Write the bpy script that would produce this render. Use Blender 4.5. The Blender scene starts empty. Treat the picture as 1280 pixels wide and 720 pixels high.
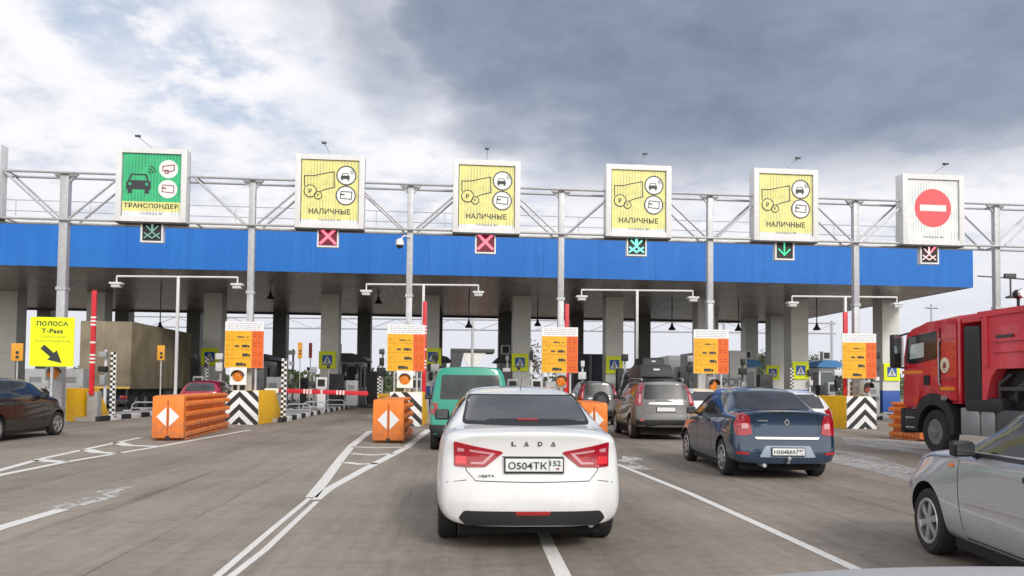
import bpy, bmesh, math, random
import numpy as np
from mathutils import Vector, Matrix
from mathutils.bvhtree import BVHTree
random.seed(7)
R = math.radians
scene = bpy.context.scene
C = scene.collection

# ---------------------------------------------------------------- camera
F, CX, PY, HY, H = 985.0, 640.0, 445.0, 482.5, 1.50      # focal (px of a 1280 wide frame), principal point, horizon, eye height
YAW, ROLL = math.atan(72 / F), 0.010
PITCH = math.atan((HY - PY) / F)
FWD = Vector((math.sin(YAW) * math.cos(PITCH), math.cos(YAW) * math.cos(PITCH), math.sin(PITCH)))
R0 = Vector((math.cos(YAW), -math.sin(YAW), 0))
U0 = R0.cross(FWD)
RT = R0 * math.cos(ROLL) + U0 * math.sin(ROLL)
UP = U0 * math.cos(ROLL) - R0 * math.sin(ROLL)
EYE = Vector((0, 0, H))
cam = bpy.data.cameras.new('camera'); camo = bpy.data.objects.new('camera', cam); C.objects.link(camo)
cam.sensor_width = 36; cam.lens = F / 1280 * 36; cam.shift_y = (PY - 360) / 1280
cam.clip_end = 6000; cam.clip_start = 0.05
m = Matrix((RT, UP, -FWD)).transposed().to_4x4(); m.translation = EYE
camo.matrix_world = m
scene.camera = camo
# ---------------------------------------------------------------- view
scene.view_settings.view_transform = 'Standard'; scene.view_settings.look = 'None'
scene.view_settings.gamma = 1; scene.view_settings.exposure = 0.18; scene.view_settings.use_curve_mapping = False
scene.render.engine = 'CYCLES'
scene.cycles.max_bounces = 6; scene.cycles.diffuse_bounces = 3; scene.cycles.glossy_bounces = 3
scene.cycles.transparent_max_bounces = 8; scene.cycles.use_denoising = True
scene.cycles.caustics_reflective = False; scene.cycles.caustics_refractive = False

# measured layout: a photo pixel to a point on the ground / at a depth / at a height
def ray(px, py): return FWD + RT * ((px - CX) / F) - UP * ((py - PY) / F)
def gnd(px, py, z=0.0):
    d = ray(px, py); return EYE + d * ((z - H) / d.z)
def atD(px, py, D):
    d = ray(px, py); k = D / (d.x * math.sin(YAW) + d.y * math.cos(YAW)); return EYE + d * k
def cw(u, D, z=0.0):      # sideways u and depth D from the eye
    return Vector((u * math.cos(YAW) + D * math.sin(YAW), -u * math.sin(YAW) + D * math.cos(YAW), z))
def colx(px, D, z=0.0):   # the point standing under pixel column px at depth D
    p = atD(px, 470, D); p.z = z; return p
def GD(px, D0=30.5): return D0 / (1 - 9.7e-5 * (px - 640))

# ---------------------------------------------------------------- node helpers
class NT:
    def __init__(s, nt): s.t = nt; s.n = nt.nodes; s.l = nt.links
    def new(s, typ, **k):
        n = s.n.new(typ)
        for a, b in k.items(): setattr(n, a, b)
        return n
    def put(s, sock, v):
        if isinstance(v, bpy.types.NodeSocket): s.l.new(v, sock)
        elif v is not None: sock.default_value = v
    def math(s, op, a, b=None, c=None, clamp=False):
        n = s.new('ShaderNodeMath', operation=op, use_clamp=clamp)
        for i, v in enumerate((a, b, c)):
            if v is not None: s.put(n.inputs[i], v)
        return n.outputs[0]
    def vmath(s, op, a, b=None):
        n = s.new('ShaderNodeVectorMath', operation=op)
        s.put(n.inputs[0], a)
        if b is not None: s.put(n.inputs[1], b)
        return n.outputs['Value'] if op in ('DOT_PRODUCT', 'LENGTH') else n.outputs[0]
    def mix(s, f, a, b):
        n = s.new('ShaderNodeMix', data_type='RGBA'); s.put(n.inputs[0], f)
        s.put(n.inputs[6], a if not isinstance(a, tuple) else (*a[:3], 1)); s.put(n.inputs[7], b if not isinstance(b, tuple) else (*b[:3], 1))
        return n.outputs[2]
    def noise(s, vec, scale, detail=4, rough=.55, dist=0.0):
        n = s.new('ShaderNodeTexNoise'); s.put(n.inputs['Vector'], vec)
        n.inputs['Scale'].default_value = scale; n.inputs['Detail'].default_value = detail
        n.inputs['Roughness'].default_value = rough; n.inputs['Distortion'].default_value = dist
        return n.outputs[0]
    def ramp(s, f, a, b, lo=0.0, hi=1.0, smooth=True):
        n = s.new('ShaderNodeMapRange', interpolation_type='SMOOTHSTEP' if smooth else 'LINEAR')
        s.put(n.inputs[0], f)
        for i, v in zip((1, 2, 3, 4), (a, b, lo, hi)): n.inputs[i].default_value = v
        return n.outputs[0]
    def scale(s, vec, sc):
        n = s.new('ShaderNodeMapping'); s.put(n.inputs[0], vec); n.inputs['Scale'].default_value = sc; return n.outputs[0]

# ---------------------------------------------------------------- world: overcast sky with a dark cloud front
SUN_EL, SUN_AZ = R(32), R(158)       # behind the eye, a little to the right
w = bpy.data.worlds.new('World'); scene.world = w; w.use_nodes = True
t = NT(w.node_tree); t.n.clear()
out = t.new('ShaderNodeOutputWorld')
sky = t.new('ShaderNodeTexSky', sky_type='NISHITA', sun_disc=False, sun_elevation=SUN_EL, sun_rotation=SUN_AZ, air_density=1.2, dust_density=1.5)
bg1 = t.new('ShaderNodeBackground'); t.put(bg1.inputs[0], sky.outputs[0]); bg1.inputs[1].default_value = 0.12
geo = t.new('ShaderNodeTexCoord'); dv = geo.outputs['Generated']
sep = t.new('ShaderNodeSeparateXYZ'); t.put(sep.inputs[0], dv)
zz = t.math('ADD', t.math('MAXIMUM', sep.outputs[2], 0.0), 0.22)
cmb = t.new('ShaderNodeCombineXYZ')
t.put(cmb.inputs[0], t.math('DIVIDE', sep.outputs[0], zz)); t.put(cmb.inputs[1], t.math('DIVIDE', sep.outputs[1], zz))
P = cmb.outputs[0]
n1 = t.noise(P, 2.4, 10, .6, .15); n2 = t.noise(P, 7.0, 9, .62, .1); n3 = t.noise(t.vmath('ADD', P, (7, 3, 0)), 0.9, 6, .5, .3)
nz = t.new('ShaderNodeTexNoise'); t.put(nz.inputs['Vector'], P); nz.inputs['Scale'].default_value = 1.3; nz.inputs['Detail'].default_value = 5
nv = t.new('ShaderNodeVectorMath', operation='SCALE'); t.put(nv.inputs[0], t.vmath('SUBTRACT', nz.outputs['Color'], (.5, .5, .5))); nv.inputs['Scale'].default_value = .36
dvn = t.vmath('NORMALIZE', t.vmath('ADD', dv, nv.outputs[0]))
def blob(px, py, r0, r1):
    d = ray(px, py).normalized()
    return t.ramp(t.vmath('DOT_PRODUCT', dvn, tuple(d)), math.cos(R(r1)), math.cos(R(r0)))
dark = t.math('MAXIMUM', blob(930, 60, 9, 20), blob(1230, 60, 9, 19))
dark = t.math('MAXIMUM', dark, t.math('MULTIPLY', blob(660, 15, 3, 12), .9))
dark = t.math('MAXIMUM', dark, t.math('MULTIPLY', blob(420, -70, 3, 9), .5))
dark = t.math('MAXIMUM', dark, blob(780, 0, 6, 15))
dark = t.math('MAXIMUM', dark, t.math('MULTIPLY', blob(520, -20, 3, 10), .62))
dark = t.math('MAXIMUM', dark, t.math('MULTIPLY', blob(1000, -400, 20, 34), .8))
wob = t.math('MULTIPLY', t.math('SUBTRACT', n1, .5), .95)
wob2 = t.math('MULTIPLY', t.math('SUBTRACT', n2, .5), .4)
dm = t.ramp(t.math('ADD', t.math('ADD', dark, wob), wob2), .16, .92)
low = t.ramp(sep.outputs[2], .205, .30)            # the front thins out near the horizon
dm = t.math('MULTIPLY', dm, low)
puff = t.ramp(t.math('ADD', t.math('MULTIPLY', n2, .6), t.math('MULTIPLY', n1, .5)), .33, .62)
bright = t.mix(puff, (.50, .56, .68), (.87, .86, .89))
darkc = t.mix(t.ramp(t.math('ADD', t.math('MULTIPLY', n3, .75), t.math('MULTIPLY', n2, .25)), .34, .64), (.165, .21, .30), (.31, .36, .455))
cc = t.mix(dm, bright, darkc)
hz = t.ramp(sep.outputs[2], .02, .26)
cc = t.mix(hz, (.70, .715, .78), cc)
back = t.ramp(sep.outputs[1], .15, -.5)            # brighter, sunlit overcast behind the eye
glow = t.ramp(sep.outputs[2], .62, .10)         # the clearing low in the sky behind the eye
cc = t.mix(back, cc, t.mix(glow, (.85, .86, .88), (1.55, 1.5, 1.42)))
bg2 = t.new('ShaderNodeBackground'); t.put(bg2.inputs[0], cc); bg2.inputs[1].default_value = 1.0
gap = t.math('MULTIPLY', t.math('MAXIMUM', t.ramp(n3, .50, .66), t.math('MULTIPLY', t.math('MAXIMUM', blob(235, 95, 1, 5), blob(120, 10, 1, 5)), t.ramp(n2, .62, .42))), t.math('SUBTRACT', 1.0, dm))
gap = t.math('MULTIPLY', gap, t.ramp(sep.outputs[2], .22, .36))
gap = t.math('MULTIPLY', gap, .5)
mx = t.new('ShaderNodeMixShader'); t.put(mx.inputs[0], gap); t.put(mx.inputs[1], bg2.outputs[0]); t.put(mx.inputs[2], bg1.outputs[0])
t.put(out.inputs[0], mx.outputs[0])
w.cycles.sampling_method = 'MANUAL'; w.cycles.sample_map_resolution = 512
sl = bpy.data.lights.new('sun', 'SUN'); sl.energy = 1.9; sl.angle = R(14); sl.color = (1, .96, .9)
so = bpy.data.objects.new('sun', sl); C.objects.link(so)
sd = Vector((math.sin(SUN_AZ) * math.cos(SUN_EL), math.cos(SUN_AZ) * math.cos(SUN_EL), math.sin(SUN_EL)))
so.rotation_euler = sd.to_track_quat('Z', 'Y').to_euler(); so.location = (0, -20, 40)

# ---------------------------------------------------------------- materials
MATS = {}
def mat(name, col, rough=.6, metal=0.0, var=.0, vscale=3.0, bump=0.0, bscale=40, coat=0.0, emis=None, estr=0.0, spec=.5, rvar=0.0, dirt=0.0):
    if name in MATS: return MATS[name]
    mm = bpy.data.materials.new(name); mm.use_nodes = True; MATS[name] = mm
    q = NT(mm.node_tree); b = q.n['Principled BSDF']
    b.inputs['Base Color'].default_value = (*col, 1); b.inputs['Roughness'].default_value = rough
    b.inputs['Metallic'].default_value = metal; b.inputs['Coat Weight'].default_value = coat; b.inputs['Coat Roughness'].default_value = .03
    b.inputs['Specular IOR Level'].default_value = spec
    tc = q.new('ShaderNodeTexCoord').outputs['Object']
    colour = None
    if var:
        nn = q.noise(tc, vscale, 6, .6)
        colour = q.mix(q.ramp(nn, .25, .75), tuple(c * (1 - var) for c in col), tuple(min(1, c * (1 + var)) for c in col))
    if dirt:
        sp = q.new('ShaderNodeSeparateXYZ'); q.put(sp.inputs[0], tc)
        dn = q.noise(tc, 6, 7, .7); dz = q.ramp(sp.outputs[2], .75, .15)
        df = q.math('MULTIPLY', q.math('MULTIPLY', dz, q.ramp(dn, .3, .75)), dirt, clamp=True)
        colour = q.mix(df, colour if colour is not None else col, (.16, .14, .12))
        q.put(b.inputs['Roughness'], q.math('ADD', rough, q.math('MULTIPLY', df, .4)))
    if colour is not None: q.put(b.inputs['Base Color'], colour)
    if rvar:
        q.put(b.inputs['Roughness'], q.math('ADD', rough - rvar / 2, q.math('MULTIPLY', q.noise(tc, 5, 6, .6), rvar)))
    if bump:
        bn = q.new('ShaderNodeBump'); bn.inputs['Strength'].default_value = bump; bn.inputs['Distance'].default_value = .01
        q.put(bn.inputs['Height'], q.noise(tc, bscale, 5)); q.put(b.inputs['Normal'], bn.outputs[0])
    if emis: b.inputs['Emission Color'].default_value = (*emis, 1); b.inputs['Emission Strength'].default_value = estr
    return mm
def paint(name, col, metal=.0, rough=.3, dirt=.5): return mat(name, col, rough, metal, coat=.8, dirt=dirt)
steel = mat('galvanised_steel', (.46, .47, .49), .5, .35, var=.12, vscale=8, rvar=.2)
white_metal = mat('white_metal', (.72, .72, .73), .42, var=.06, vscale=4, rvar=.2)
dark_plastic = mat('dark_plastic', (.018, .018, .02), .5, var=.2, rvar=.2)
black = mat('black', (.012, .012, .013), .55, var=.2)
rubber = mat('tyre_rubber', (.022, .022, .022), .8, var=.25, vscale=20, bump=.3, bscale=80)
well = mat('wheel_well', (.01, .01, .01), .9)
alloy = mat('alloy', (.55, .56, .58), .3, .8, var=.15, vscale=15)
chrome = mat('chrome', (.8, .8, .82), .12, 1.0)
glass_dark = mat('tinted_glass', (.022, .024, .027), .08, spec=.35, var=.5, vscale=3)
glass_grey = mat('dusty_tinted_glass', (.05, .052, .058), .1, spec=.7, var=.35, vscale=2.5)
glass_lite = mat('booth_glass', (.05, .07, .08), .06, spec=.8)
lens_red = mat('red_lens', (.36, .003, .016), .18, coat=1, var=.3, vscale=30)
lens_lite = mat('clear_lens', (.58, .28, .32), .15, coat=1)
lens_pink = mat('pink_lens', (.62, .14, .16), .15, coat=1)
lens_orange = mat('orange_lens', (.85, .22, .02), .2, coat=1)
lens_clear = mat('headlight_lens', (.5, .52, .55), .1, .4, coat=1)
plate_white = mat('plate_white', (.75, .76, .77), .45, var=.05, vscale=20)
orange_pl = mat('orange_plastic', (.82, .205, .020), .5, var=.15, vscale=2.2, rvar=.3, bump=.15, bscale=14, dirt=.7)
concrete_white = mat('white_painted_concrete', (.78, .78, .77), .7, var=.10, vscale=5, bump=.3, dirt=.35)
concrete_black = mat('black_painted_concrete', (.022, .022, .024), .7, var=.3, vscale=6)
concrete_yellow = mat('yellow_painted_concrete', (.88, .50, .008), .55, var=.10, vscale=5, bump=.2, dirt=.3)
concrete = mat('concrete', (.33, .32, .31), .85, var=.2, vscale=3, bump=.4)
col_white = mat('column_panel', (.70, .71, .68), .5, var=.07, vscale=1.2, rvar=.2)
col_blue = mat('column_blue', (.018, .085, .36), .5, var=.15, vscale=2)
red_paint = mat('red_barrier_paint', (.62, .02, .035), .4, var=.15, vscale=4, rvar=.2)
white_paint = mat('white_paint', (.78, .78, .78), .45, var=.07, vscale=6)
grey_box = mat('grey_cabinet', (.36, .37, .38), .5, .2, var=.12, vscale=4)
dark_grey = mat('dark_grey_steel', (.07, .073, .078), .5, .3, var=.2)
sign_yel = mat('fluorescent_yellow', (.82, .93, .0), .45, var=.04)
sign_black = mat('sign_black', (.03, .035, .04), .5)
sign_white = mat('sign_white', (.78, .79, .8), .5, var=.04)
sign_blue = mat('sign_blue', (.015, .09, .38), .45)
tar_yel = mat('tariff_yellow', (.78, .40, .010), .45, var=.08, vscale=4)
tar_org = mat('tariff_orange', (.72, .115, .010), .45, var=.1, vscale=4)
tar_line = mat('tariff_line', (.55, .25, .02), .5)
ink_grey = mat('grey_ink', (.28, .3, .36), .6)

def striped(name, a, b, n=5.0, ratio=.5, axis=0):       # prismatic display slats
    mm = bpy.data.materials.new(name); mm.use_nodes = True; q = NT(mm.node_tree); bs = q.n['Principled BSDF']
    tc = q.new('ShaderNodeTexCoord').outputs['Object']; sp = q.new('ShaderNodeSeparateXYZ'); q.put(sp.inputs[0], tc)
    fr = q.math('FRACT', q.math('MULTIPLY', sp.outputs[axis], n))
    f = q.ramp(fr, ratio - .12, ratio + .12)
    q.put(bs.inputs['Base Color'], q.mix(q.math('MULTIPLY', f, q.ramp(q.noise(tc, 2.2, 3), .3, .6)), a, b)); bs.inputs['Roughness'].default_value = .45
    return mm
slat_yel = striped('yellow_slats', (.80, .77, .27), (.56, .53, .25), 9)
slat_grn = striped('green_slats', (.04, .50, .21), (.03, .30, .15), 9)
slat_wht = striped('white_slats', (.80, .80, .80), (.52, .60, .60), 9)
slat_red = striped('red_slats', (.80, .09, .10), (.62, .10, .12), 9)

# ---------------------------------------------------------------- objects
def tag(o, label=None, cat=None, group=None, kind=None):
    if label: o['label'] = label
    if cat: o['category'] = cat
    if group: o['group'] = group
    if kind: o['kind'] = kind
    return o
def thing(name, label, cat, loc=(0, 0, 0), rz=0.0, group=None):
    o = bpy.data.objects.new(name, None); C.objects.link(o); o.location = loc; o.rotation_euler = (0, 0, rz)
    o.empty_display_size = .3
    return tag(o, label, cat, group)
def copy_thing(o, parent=None):
    c = o.copy(); C.objects.link(c); c.parent = parent
    for k in [k for k in bpy.data.objects if k.parent == o]: copy_thing(k, c)
    return c
class MB:
    """collects shapes in one bmesh; .build links them as one mesh object"""
    def __init__(s): s.b = bmesh.new(); s.m = []; s.cur = 0
    def use(s, mm):
        if mm not in s.m: s.m.append(mm)
        s.cur = s.m.index(mm); return s
    def _f(s, vs):
        try: f = s.b.faces.new(vs)
        except ValueError: return None
        f.material_index = s.cur; return f
    def poly(s, pts): return s._f([s.b.verts.new(p) for p in pts])
    def box(s, x0, x1, y0, y1, z0, z1, M=None, bev=0.0):
        return s.hexa([(x0, y0, z0), (x1, y0, z0), (x1, y1, z0), (x0, y1, z0), (x0, y0, z1), (x1, y0, z1), (x1, y1, z1), (x0, y1, z1)], M, bev)
    def hexa(s, p, M=None, bev=0.0):
        v = [s.b.verts.new(M @ Vector(a) if M else a) for a in p]; fs = []
        for q in ((3, 2, 1, 0), (4, 5, 6, 7), (0, 1, 5, 4), (1, 2, 6, 5), (2, 3, 7, 6), (3, 0, 4, 7)): fs.append(s._f([v[i] for i in q]))
        if bev:
            es = list({e for f in fs for e in f.edges})
            r = bmesh.ops.bevel(s.b, geom=es, offset=bev, segments=2, affect='EDGES', profile=.6, clamp_overlap=True)
            for f in r['faces']: f.material_index = s.cur
        return s
    def tube(s, pts, r, n=10, r1=None):
        pts = [Vector(p) for p in pts]; rings = []
        for i, p in enumerate(pts):
            a = pts[max(i - 1, 0)]; c = pts[min(i + 1, len(pts) - 1)]; d = (c - a).normalized()
            u = d.orthogonal().normalized() if i == 0 else (u - d * u.dot(d)).normalized()
            vv = d.cross(u); rr = r if r1 is None else r + (r1 - r) * i / (len(pts) - 1)
            rings.append([s.b.verts.new(p + u * rr * math.cos(2 * math.pi * k / n) + vv * rr * math.sin(2 * math.pi * k / n)) for k in range(n)])
        for a, c in zip(rings, rings[1:]):
            for k in range(n):
                f = s._f([a[k], a[(k + 1) % n], c[(k + 1) % n], c[k]])
                if f: f.smooth = n > 6
        s._f(rings[0][::-1]); s._f(rings[-1]); return s
    def lathe(s, prof, c=(0, 0, 0), axis='z', n=24, smooth=True, caps=True):
        rings = []
        for r, h in prof:
            ring = []
            for k in range(n):
                a = 2 * math.pi * k / n; x, y = r * math.cos(a), r * math.sin(a)
                p = {'z': (x, y, h), 'x': (h, x, y), 'y': (x, h, y)}[axis]
                ring.append(s.b.verts.new((p[0] + c[0], p[1] + c[1], p[2] + c[2])))
            rings.append(ring)
        for a, b2 in zip(rings, rings[1:]):
            for k in range(n):
                f = s._f([a[k], a[(k + 1) % n], b2[(k + 1) % n], b2[k]])
                if f: f.smooth = smooth
        if caps: s._f(rings[0][::-1]); s._f(rings[-1])
        return s
    def prism(s, pts, fn, th):       # pts 2D outline, fn(u, v, t) -> xyz
        a = [s.b.verts.new(fn(u, v, 0)) for u, v in pts]; b2 = [s.b.verts.new(fn(u, v, th)) for u, v in pts]
        s._f(a[::-1]); s._f(b2)
        for i in range(len(pts)): j = (i + 1) % len(pts); s._f([a[i], a[j], b2[j], b2[i]])
        return s
    def mesh(s, me, M=None):
        n0 = len(s.b.verts); f0 = len(s.b.faces); s.b.from_mesh(me); s.b.verts.ensure_lookup_table(); s.b.faces.ensure_lookup_table()
        if M: bmesh.ops.transform(s.b, matrix=M, verts=s.b.verts[n0:])
        for f in s.b.faces[f0:]: f.material_index = s.cur
        return s
    def build(s, name, parent=None, mm=None, sharp=35, recalc=True, **tg):
        if recalc: bmesh.ops.recalc_face_normals(s.b, faces=s.b.faces)
        me = bpy.data.meshes.new(name); s.b.to_mesh(me); s.b.free()
        for q in (s.m or [mm]): me.materials.append(q)
        if sharp: me.set_sharp_from_angle(angle=R(sharp))
        o = bpy.data.objects.new(name, me); C.objects.link(o); o.parent = parent
        tag(o, tg.get('label'), tg.get('cat'), tg.get('group'), tg.get('kind'))
        return o
_tx = {}
def text_mesh(body, size, bold=0.0, spacing=1.0, depth=0.0):
    k = (body, size, bold, spacing, depth)
    if k in _tx: return _tx[k]
    cu = bpy.data.curves.new('txt', 'FONT'); cu.body = body; cu.size = size; cu.align_x = 'CENTER'; cu.align_y = 'CENTER'
    cu.offset = bold; cu.space_character = spacing; cu.extrude = depth; cu.resolution_u = 3
    o = bpy.data.objects.new('txt', cu); C.objects.link(o)
    dg = bpy.context.evaluated_depsgraph_get(); me = bpy.data.meshes.new_from_object(o.evaluated_get(dg))
    bpy.data.objects.remove(o); bpy.data.curves.remove(cu)
    _tx[k] = me; return me
FACE = Matrix(((1, 0, 0, 0), (0, 0, -1, 0), (0, 1, 0, 0), (0, 0, 0, 1)))   # xy plane text -> stands facing -Y
def put_text(mb, body, x, y, z, width, height, bold=0.0, spacing=1.0):
    me = text_mesh(body, 1.0, bold, spacing, .01)
    xs = [v.co.x for v in me.vertices]; ys = [v.co.y for v in me.vertices]
    cx, cy = (max(xs) + min(xs)) / 2, (max(ys) + min(ys)) / 2
    S = Matrix.Diagonal((width / (max(xs) - min(xs)), height / (max(ys) - min(ys)), .2, 1)) @ Matrix.Translation((-cx, -cy, 0))
    mb.mesh(me, Matrix.Translation((x, y, z)) @ FACE @ S)
def clip(poly, x0, x1, y0, y1):
    for ax, lim, sgn in ((0, x0, 1), (0, x1, -1), (1, y0, 1), (1, y1, -1)):
        res = []
        for i in range(len(poly)):
            a, b = poly[i - 1], poly[i]; da, db = (a[ax] - lim) * sgn, (b[ax] - lim) * sgn
            if (da >= 0) != (db >= 0):
                k = da / (da - db); res.append((a[0] + (b[0] - a[0]) * k, a[1] + (b[1] - a[1]) * k))
            if db >= 0: res.append(b)
        poly = res
        if not poly: return []
    return poly
def flat(mb, pts, y, th=.004):      # outline in (x, z), facing -Y, front at y
    return mb.prism(pts, lambda u, v, q: (u, y + q, v), th)
def disc_pts(cx, cz, r, n=28): return [(cx + r * math.cos(2 * math.pi * k / n), cz + r * math.sin(2 * math.pi * k / n)) for k in range(n)]
def ring(mb, cx, cz, r0, r1, y, n=28):
    for k in range(n):
        a, b = 2 * math.pi * k / n, 2 * math.pi * (k + 1) / n
        flat(mb, [(cx + r0 * math.cos(a), cz + r0 * math.sin(a)), (cx + r1 * math.cos(a), cz + r1 * math.sin(a)), (cx + r1 * math.cos(b), cz + r1 * math.sin(b)), (cx + r0 * math.cos(b), cz + r0 * math.sin(b))], y)
def stroke(mb, pts, wd, y, fn=None):
    for a, b in zip(pts, pts[1:]):
        a, b = Vector(a), Vector(b); d = (b - a).normalized() * wd / 2; nn = Vector((-d.y, d.x)); a2, b2 = a - d, b + d
        q = [tuple(a2 + nn), tuple(a2 - nn), tuple(b2 - nn), tuple(b2 + nn)]
        mb.prism(q, fn, .004) if fn else flat(mb, q, y)
# ================================================================= SETTING
def sheet(name, x0, x1, y0, y1, z, mm, kind='structure', **k):
    b = MB().use(mm); b.poly([(x0, y0, z), (x1, y0, z), (x1, y1, z), (x0, y1, z)]); return b.build(name, kind=kind, sharp=0, recalc=False, **k)
def nzc(q, tc):
    n = q.new('ShaderNodeTexNoise'); q.put(n.inputs['Vector'], tc); n.inputs['Scale'].default_value = 1.2; n.inputs['Detail'].default_value = 5
    return q.vmath('SUBTRACT', n.outputs['Color'], (.5, .5, .5))
def asphalt_mat():
    mm = bpy.data.materials.new('asphalt'); mm.use_nodes = True; q = NT(mm.node_tree); b = q.n['Principled BSDF']
    tc = q.new('ShaderNodeTexCoord').outputs['Object']
    lanes = q.noise(q.scale(tc, (.55, .035, 1)), 1.0, 5, .5, .3)
    streak = q.noise(q.scale(tc, (5, .25, 1)), 1.0, 6, .65, .2)
    across = q.noise(q.scale(tc, (.25, 2.2, 1)), 1.0, 5, .6, .6)
    blot = q.noise(tc, .35, 6, .6, .5); grain = q.noise(tc, 60, 3, .7); mid = q.noise(tc, 7, 5, .6)
    f = q.math('ADD', q.math('MULTIPLY', lanes, .40), q.math('MULTIPLY', streak, .24))
    f = q.math('ADD', f, q.math('MULTIPLY', blot, .30)); f = q.math('ADD', f, q.math('MULTIPLY', across, .10))
    f = q.math('ADD', f, q.math('MULTIPLY', mid, .22))
    col = q.mix(q.ramp(f, .42, .84), (.120, .098, .078), (.365, .312, .258))
    col = q.mix(q.math('MULTIPLY', q.ramp(grain, .35, .7), .35), col, (.23, .215, .2))
    oil = q.ramp(q.noise(tc, 1.7, 4, .5), .68, .78)
    col = q.mix(q.math('MULTIPLY', oil, .5), col, (.05, .046, .044))
    # tyre rubber laid down along the lanes
    tr = q.ramp(q.noise(q.scale(tc, (1.5, .05, 1)), 1.0, 3, .5, .2), .60, .72)
    tr = q.math('MULTIPLY', tr, q.ramp(q.noise(q.scale(tc, (14, .4, 1)), 1.0, 4, .7), .35, .65))
    col = q.mix(q.math('MULTIPLY', tr, .8), col, (.06, .055, .052))
    vor = q.new('ShaderNodeTexVoronoi', feature='DISTANCE_TO_EDGE'); q.put(vor.inputs['Vector'], q.vmath('ADD', tc, q.vmath('SCALE', q.noise(tc, 1.4, 5, .7), None)))
    vor.inputs['Scale'].default_value = .16
    crack = q.ramp(vor.outputs[0], .0, .0035, 1, 0)
    col = q.mix(q.math('MULTIPLY', crack, q.ramp(blot, .52, .62, 0, .4)), col, (.05, .045, .042))
    sp = q.new('ShaderNodeSeparateXYZ'); q.put(sp.inputs[0], q.vmath('ADD', tc, q.vmath('MULTIPLY', nzc(q, tc), (.10, .25, 0))))
    def joint(o, period, off, wd_): return q.ramp(q.math('ABSOLUTE', q.math('SUBTRACT', q.math('FRACT', q.math('ADD', q.math('DIVIDE', o, period), off)), .5)), 0, wd_ / period, 1, 0)
    jt = q.math('MAXIMUM', joint(sp.outputs[0], 3.7, .27, .022), q.math('MULTIPLY', joint(sp.outputs[1], 13.0, .1, .03), .8))
    jt = q.math('MULTIPLY', jt, q.ramp(q.noise(tc, 1.1, 4, .6), .38, .55))
    col = q.mix(q.math('MULTIPLY', jt, .55), col, (.055, .05, .045))
    drip = q.ramp(q.noise(tc, 5.5, 2, .5), .74, .80)
    col = q.mix(q.math('MULTIPLY', drip, .55), col, (.045, .04, .038))
    stone = q.ramp(q.noise(tc, 110, 2, .6), .60, .72)
    col = q.mix(q.math('MULTIPLY', stone, .5), col, (.42, .40, .37))
    q.put(b.inputs['Base Color'], col)
    q.put(b.inputs['Roughness'], q.ramp(f, .35, .75, .72, .9)); b.inputs['Specular IOR Level'].default_value = .35
    bn = q.new('ShaderNodeBump'); bn.inputs['Strength'].default_value = .35; bn.inputs['Distance'].default_value = .006
    q.put(bn.inputs['Height'], q.math('ADD', grain, q.math('MULTIPLY', mid, .6))); q.put(b.inputs['Normal'], bn.outputs[0])
    return mm
asphalt = asphalt_mat()
def road_paint(name, col, w0, w1):
    mm = bpy.data.materials.new(name); mm.use_nodes = True; q = NT(mm.node_tree); b = q.n['Principled BSDF']
    tc = q.new('ShaderNodeTexCoord').outputs['Object']
    a = q.math('ADD', q.math('MULTIPLY', q.noise(tc, 9, 6, .7), .6), q.math('MULTIPLY', q.noise(q.scale(tc, (1, .35, 1)), 2.2, 4, .6), .4))
    q.put(b.inputs['Alpha'], q.ramp(a, w0, w1)); q.put(b.inputs['Base Color'], q.mix(q.ramp(q.noise(tc, 22, 3), .3, .7), tuple(c * .8 for c in col), col))
    b.inputs['Roughness'].default_value = .7
    return mm
rp_white = road_paint('road_paint', (.78, .76, .72), .31, .40)
rp_worn = road_paint('worn_road_paint', (.60, .58, .54), .44, .54)
rp_dust = road_paint('pale_dust', (.46, .45, .43), .28, .60)
field = mat('field', (.10, .11, .055), .9, var=.4, vscale=.05)
sheet('ground', -2500, 2500, -900, 4500, -.03, field)
sheet('road', -75, 90, -30, 125, 0, asphalt)

def marking(pts, wd, mm=rp_white, wd1=None):    # a painted line through photo points laid on the road
    g = [gnd(*p) for p in pts]; b = MB().use(mm); n = len(g) - 1; L = []; Rr = []
    for i, p in enumerate(g):
        d = (g[min(i + 1, n)] - g[max(i - 1, 0)]).normalized(); nn = Vector((-d.y, d.x, 0)); ww = (wd if wd1 is None else wd + (wd1 - wd) * i / n) / 2
        L.append(p + nn * ww); Rr.append(p - nn * ww)
    for i in range(n): b.poly([v + Vector((0, 0, .004)) for v in (Rr[i], Rr[i + 1], L[i + 1], L[i])])
    bmesh.ops.remove_doubles(b.b, verts=b.b.verts, dist=.0005)
    return b.build('road_marking', kind='structure', sharp=0, recalc=False)
def marking_poly(pts, mm, z=.004, name='road_marking'):
    b = MB().use(mm); b.poly([gnd(*p) + Vector((0, 0, z)) for p in pts]); o = b.build(name, kind='structure', sharp=0)
    return o
marking([(-60, 605), (0, 588), (50, 574), (110, 561), (176, 547)], .15)
marking([(-60, 609), (0, 594), (80, 578), (200, 558), (313, 537.5)], .16)
for a in (((48, 575), (62, 576.5), (80, 577.5)), ((107, 562), (122, 565.5), (148, 567)), ((146, 553), (160, 557), (196, 558))): marking(a, .30)
marking([(-80, 688), (0, 660), (78, 637)], .17)
marking_poly([(42, 636), (66, 630), (112, 620), (122, 614), (173, 607), (150, 614), (146, 622), (118, 629), (84, 637), (70, 639)], rp_worn)
marking([(262, 727), (272, 720), (306, 691), (340, 662), (387, 623)], .07)
marking([(281, 727), (290, 720), (331, 688), (365, 656), (396, 627)], .07)
marking([(389, 622), (409, 597), (425, 575), (440, 557), (463, 539)], .16, wd1=.2)
marking([(395, 625), (410, 612), (455, 587), (507, 560), (536, 537)], .12, wd1=.22)
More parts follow.
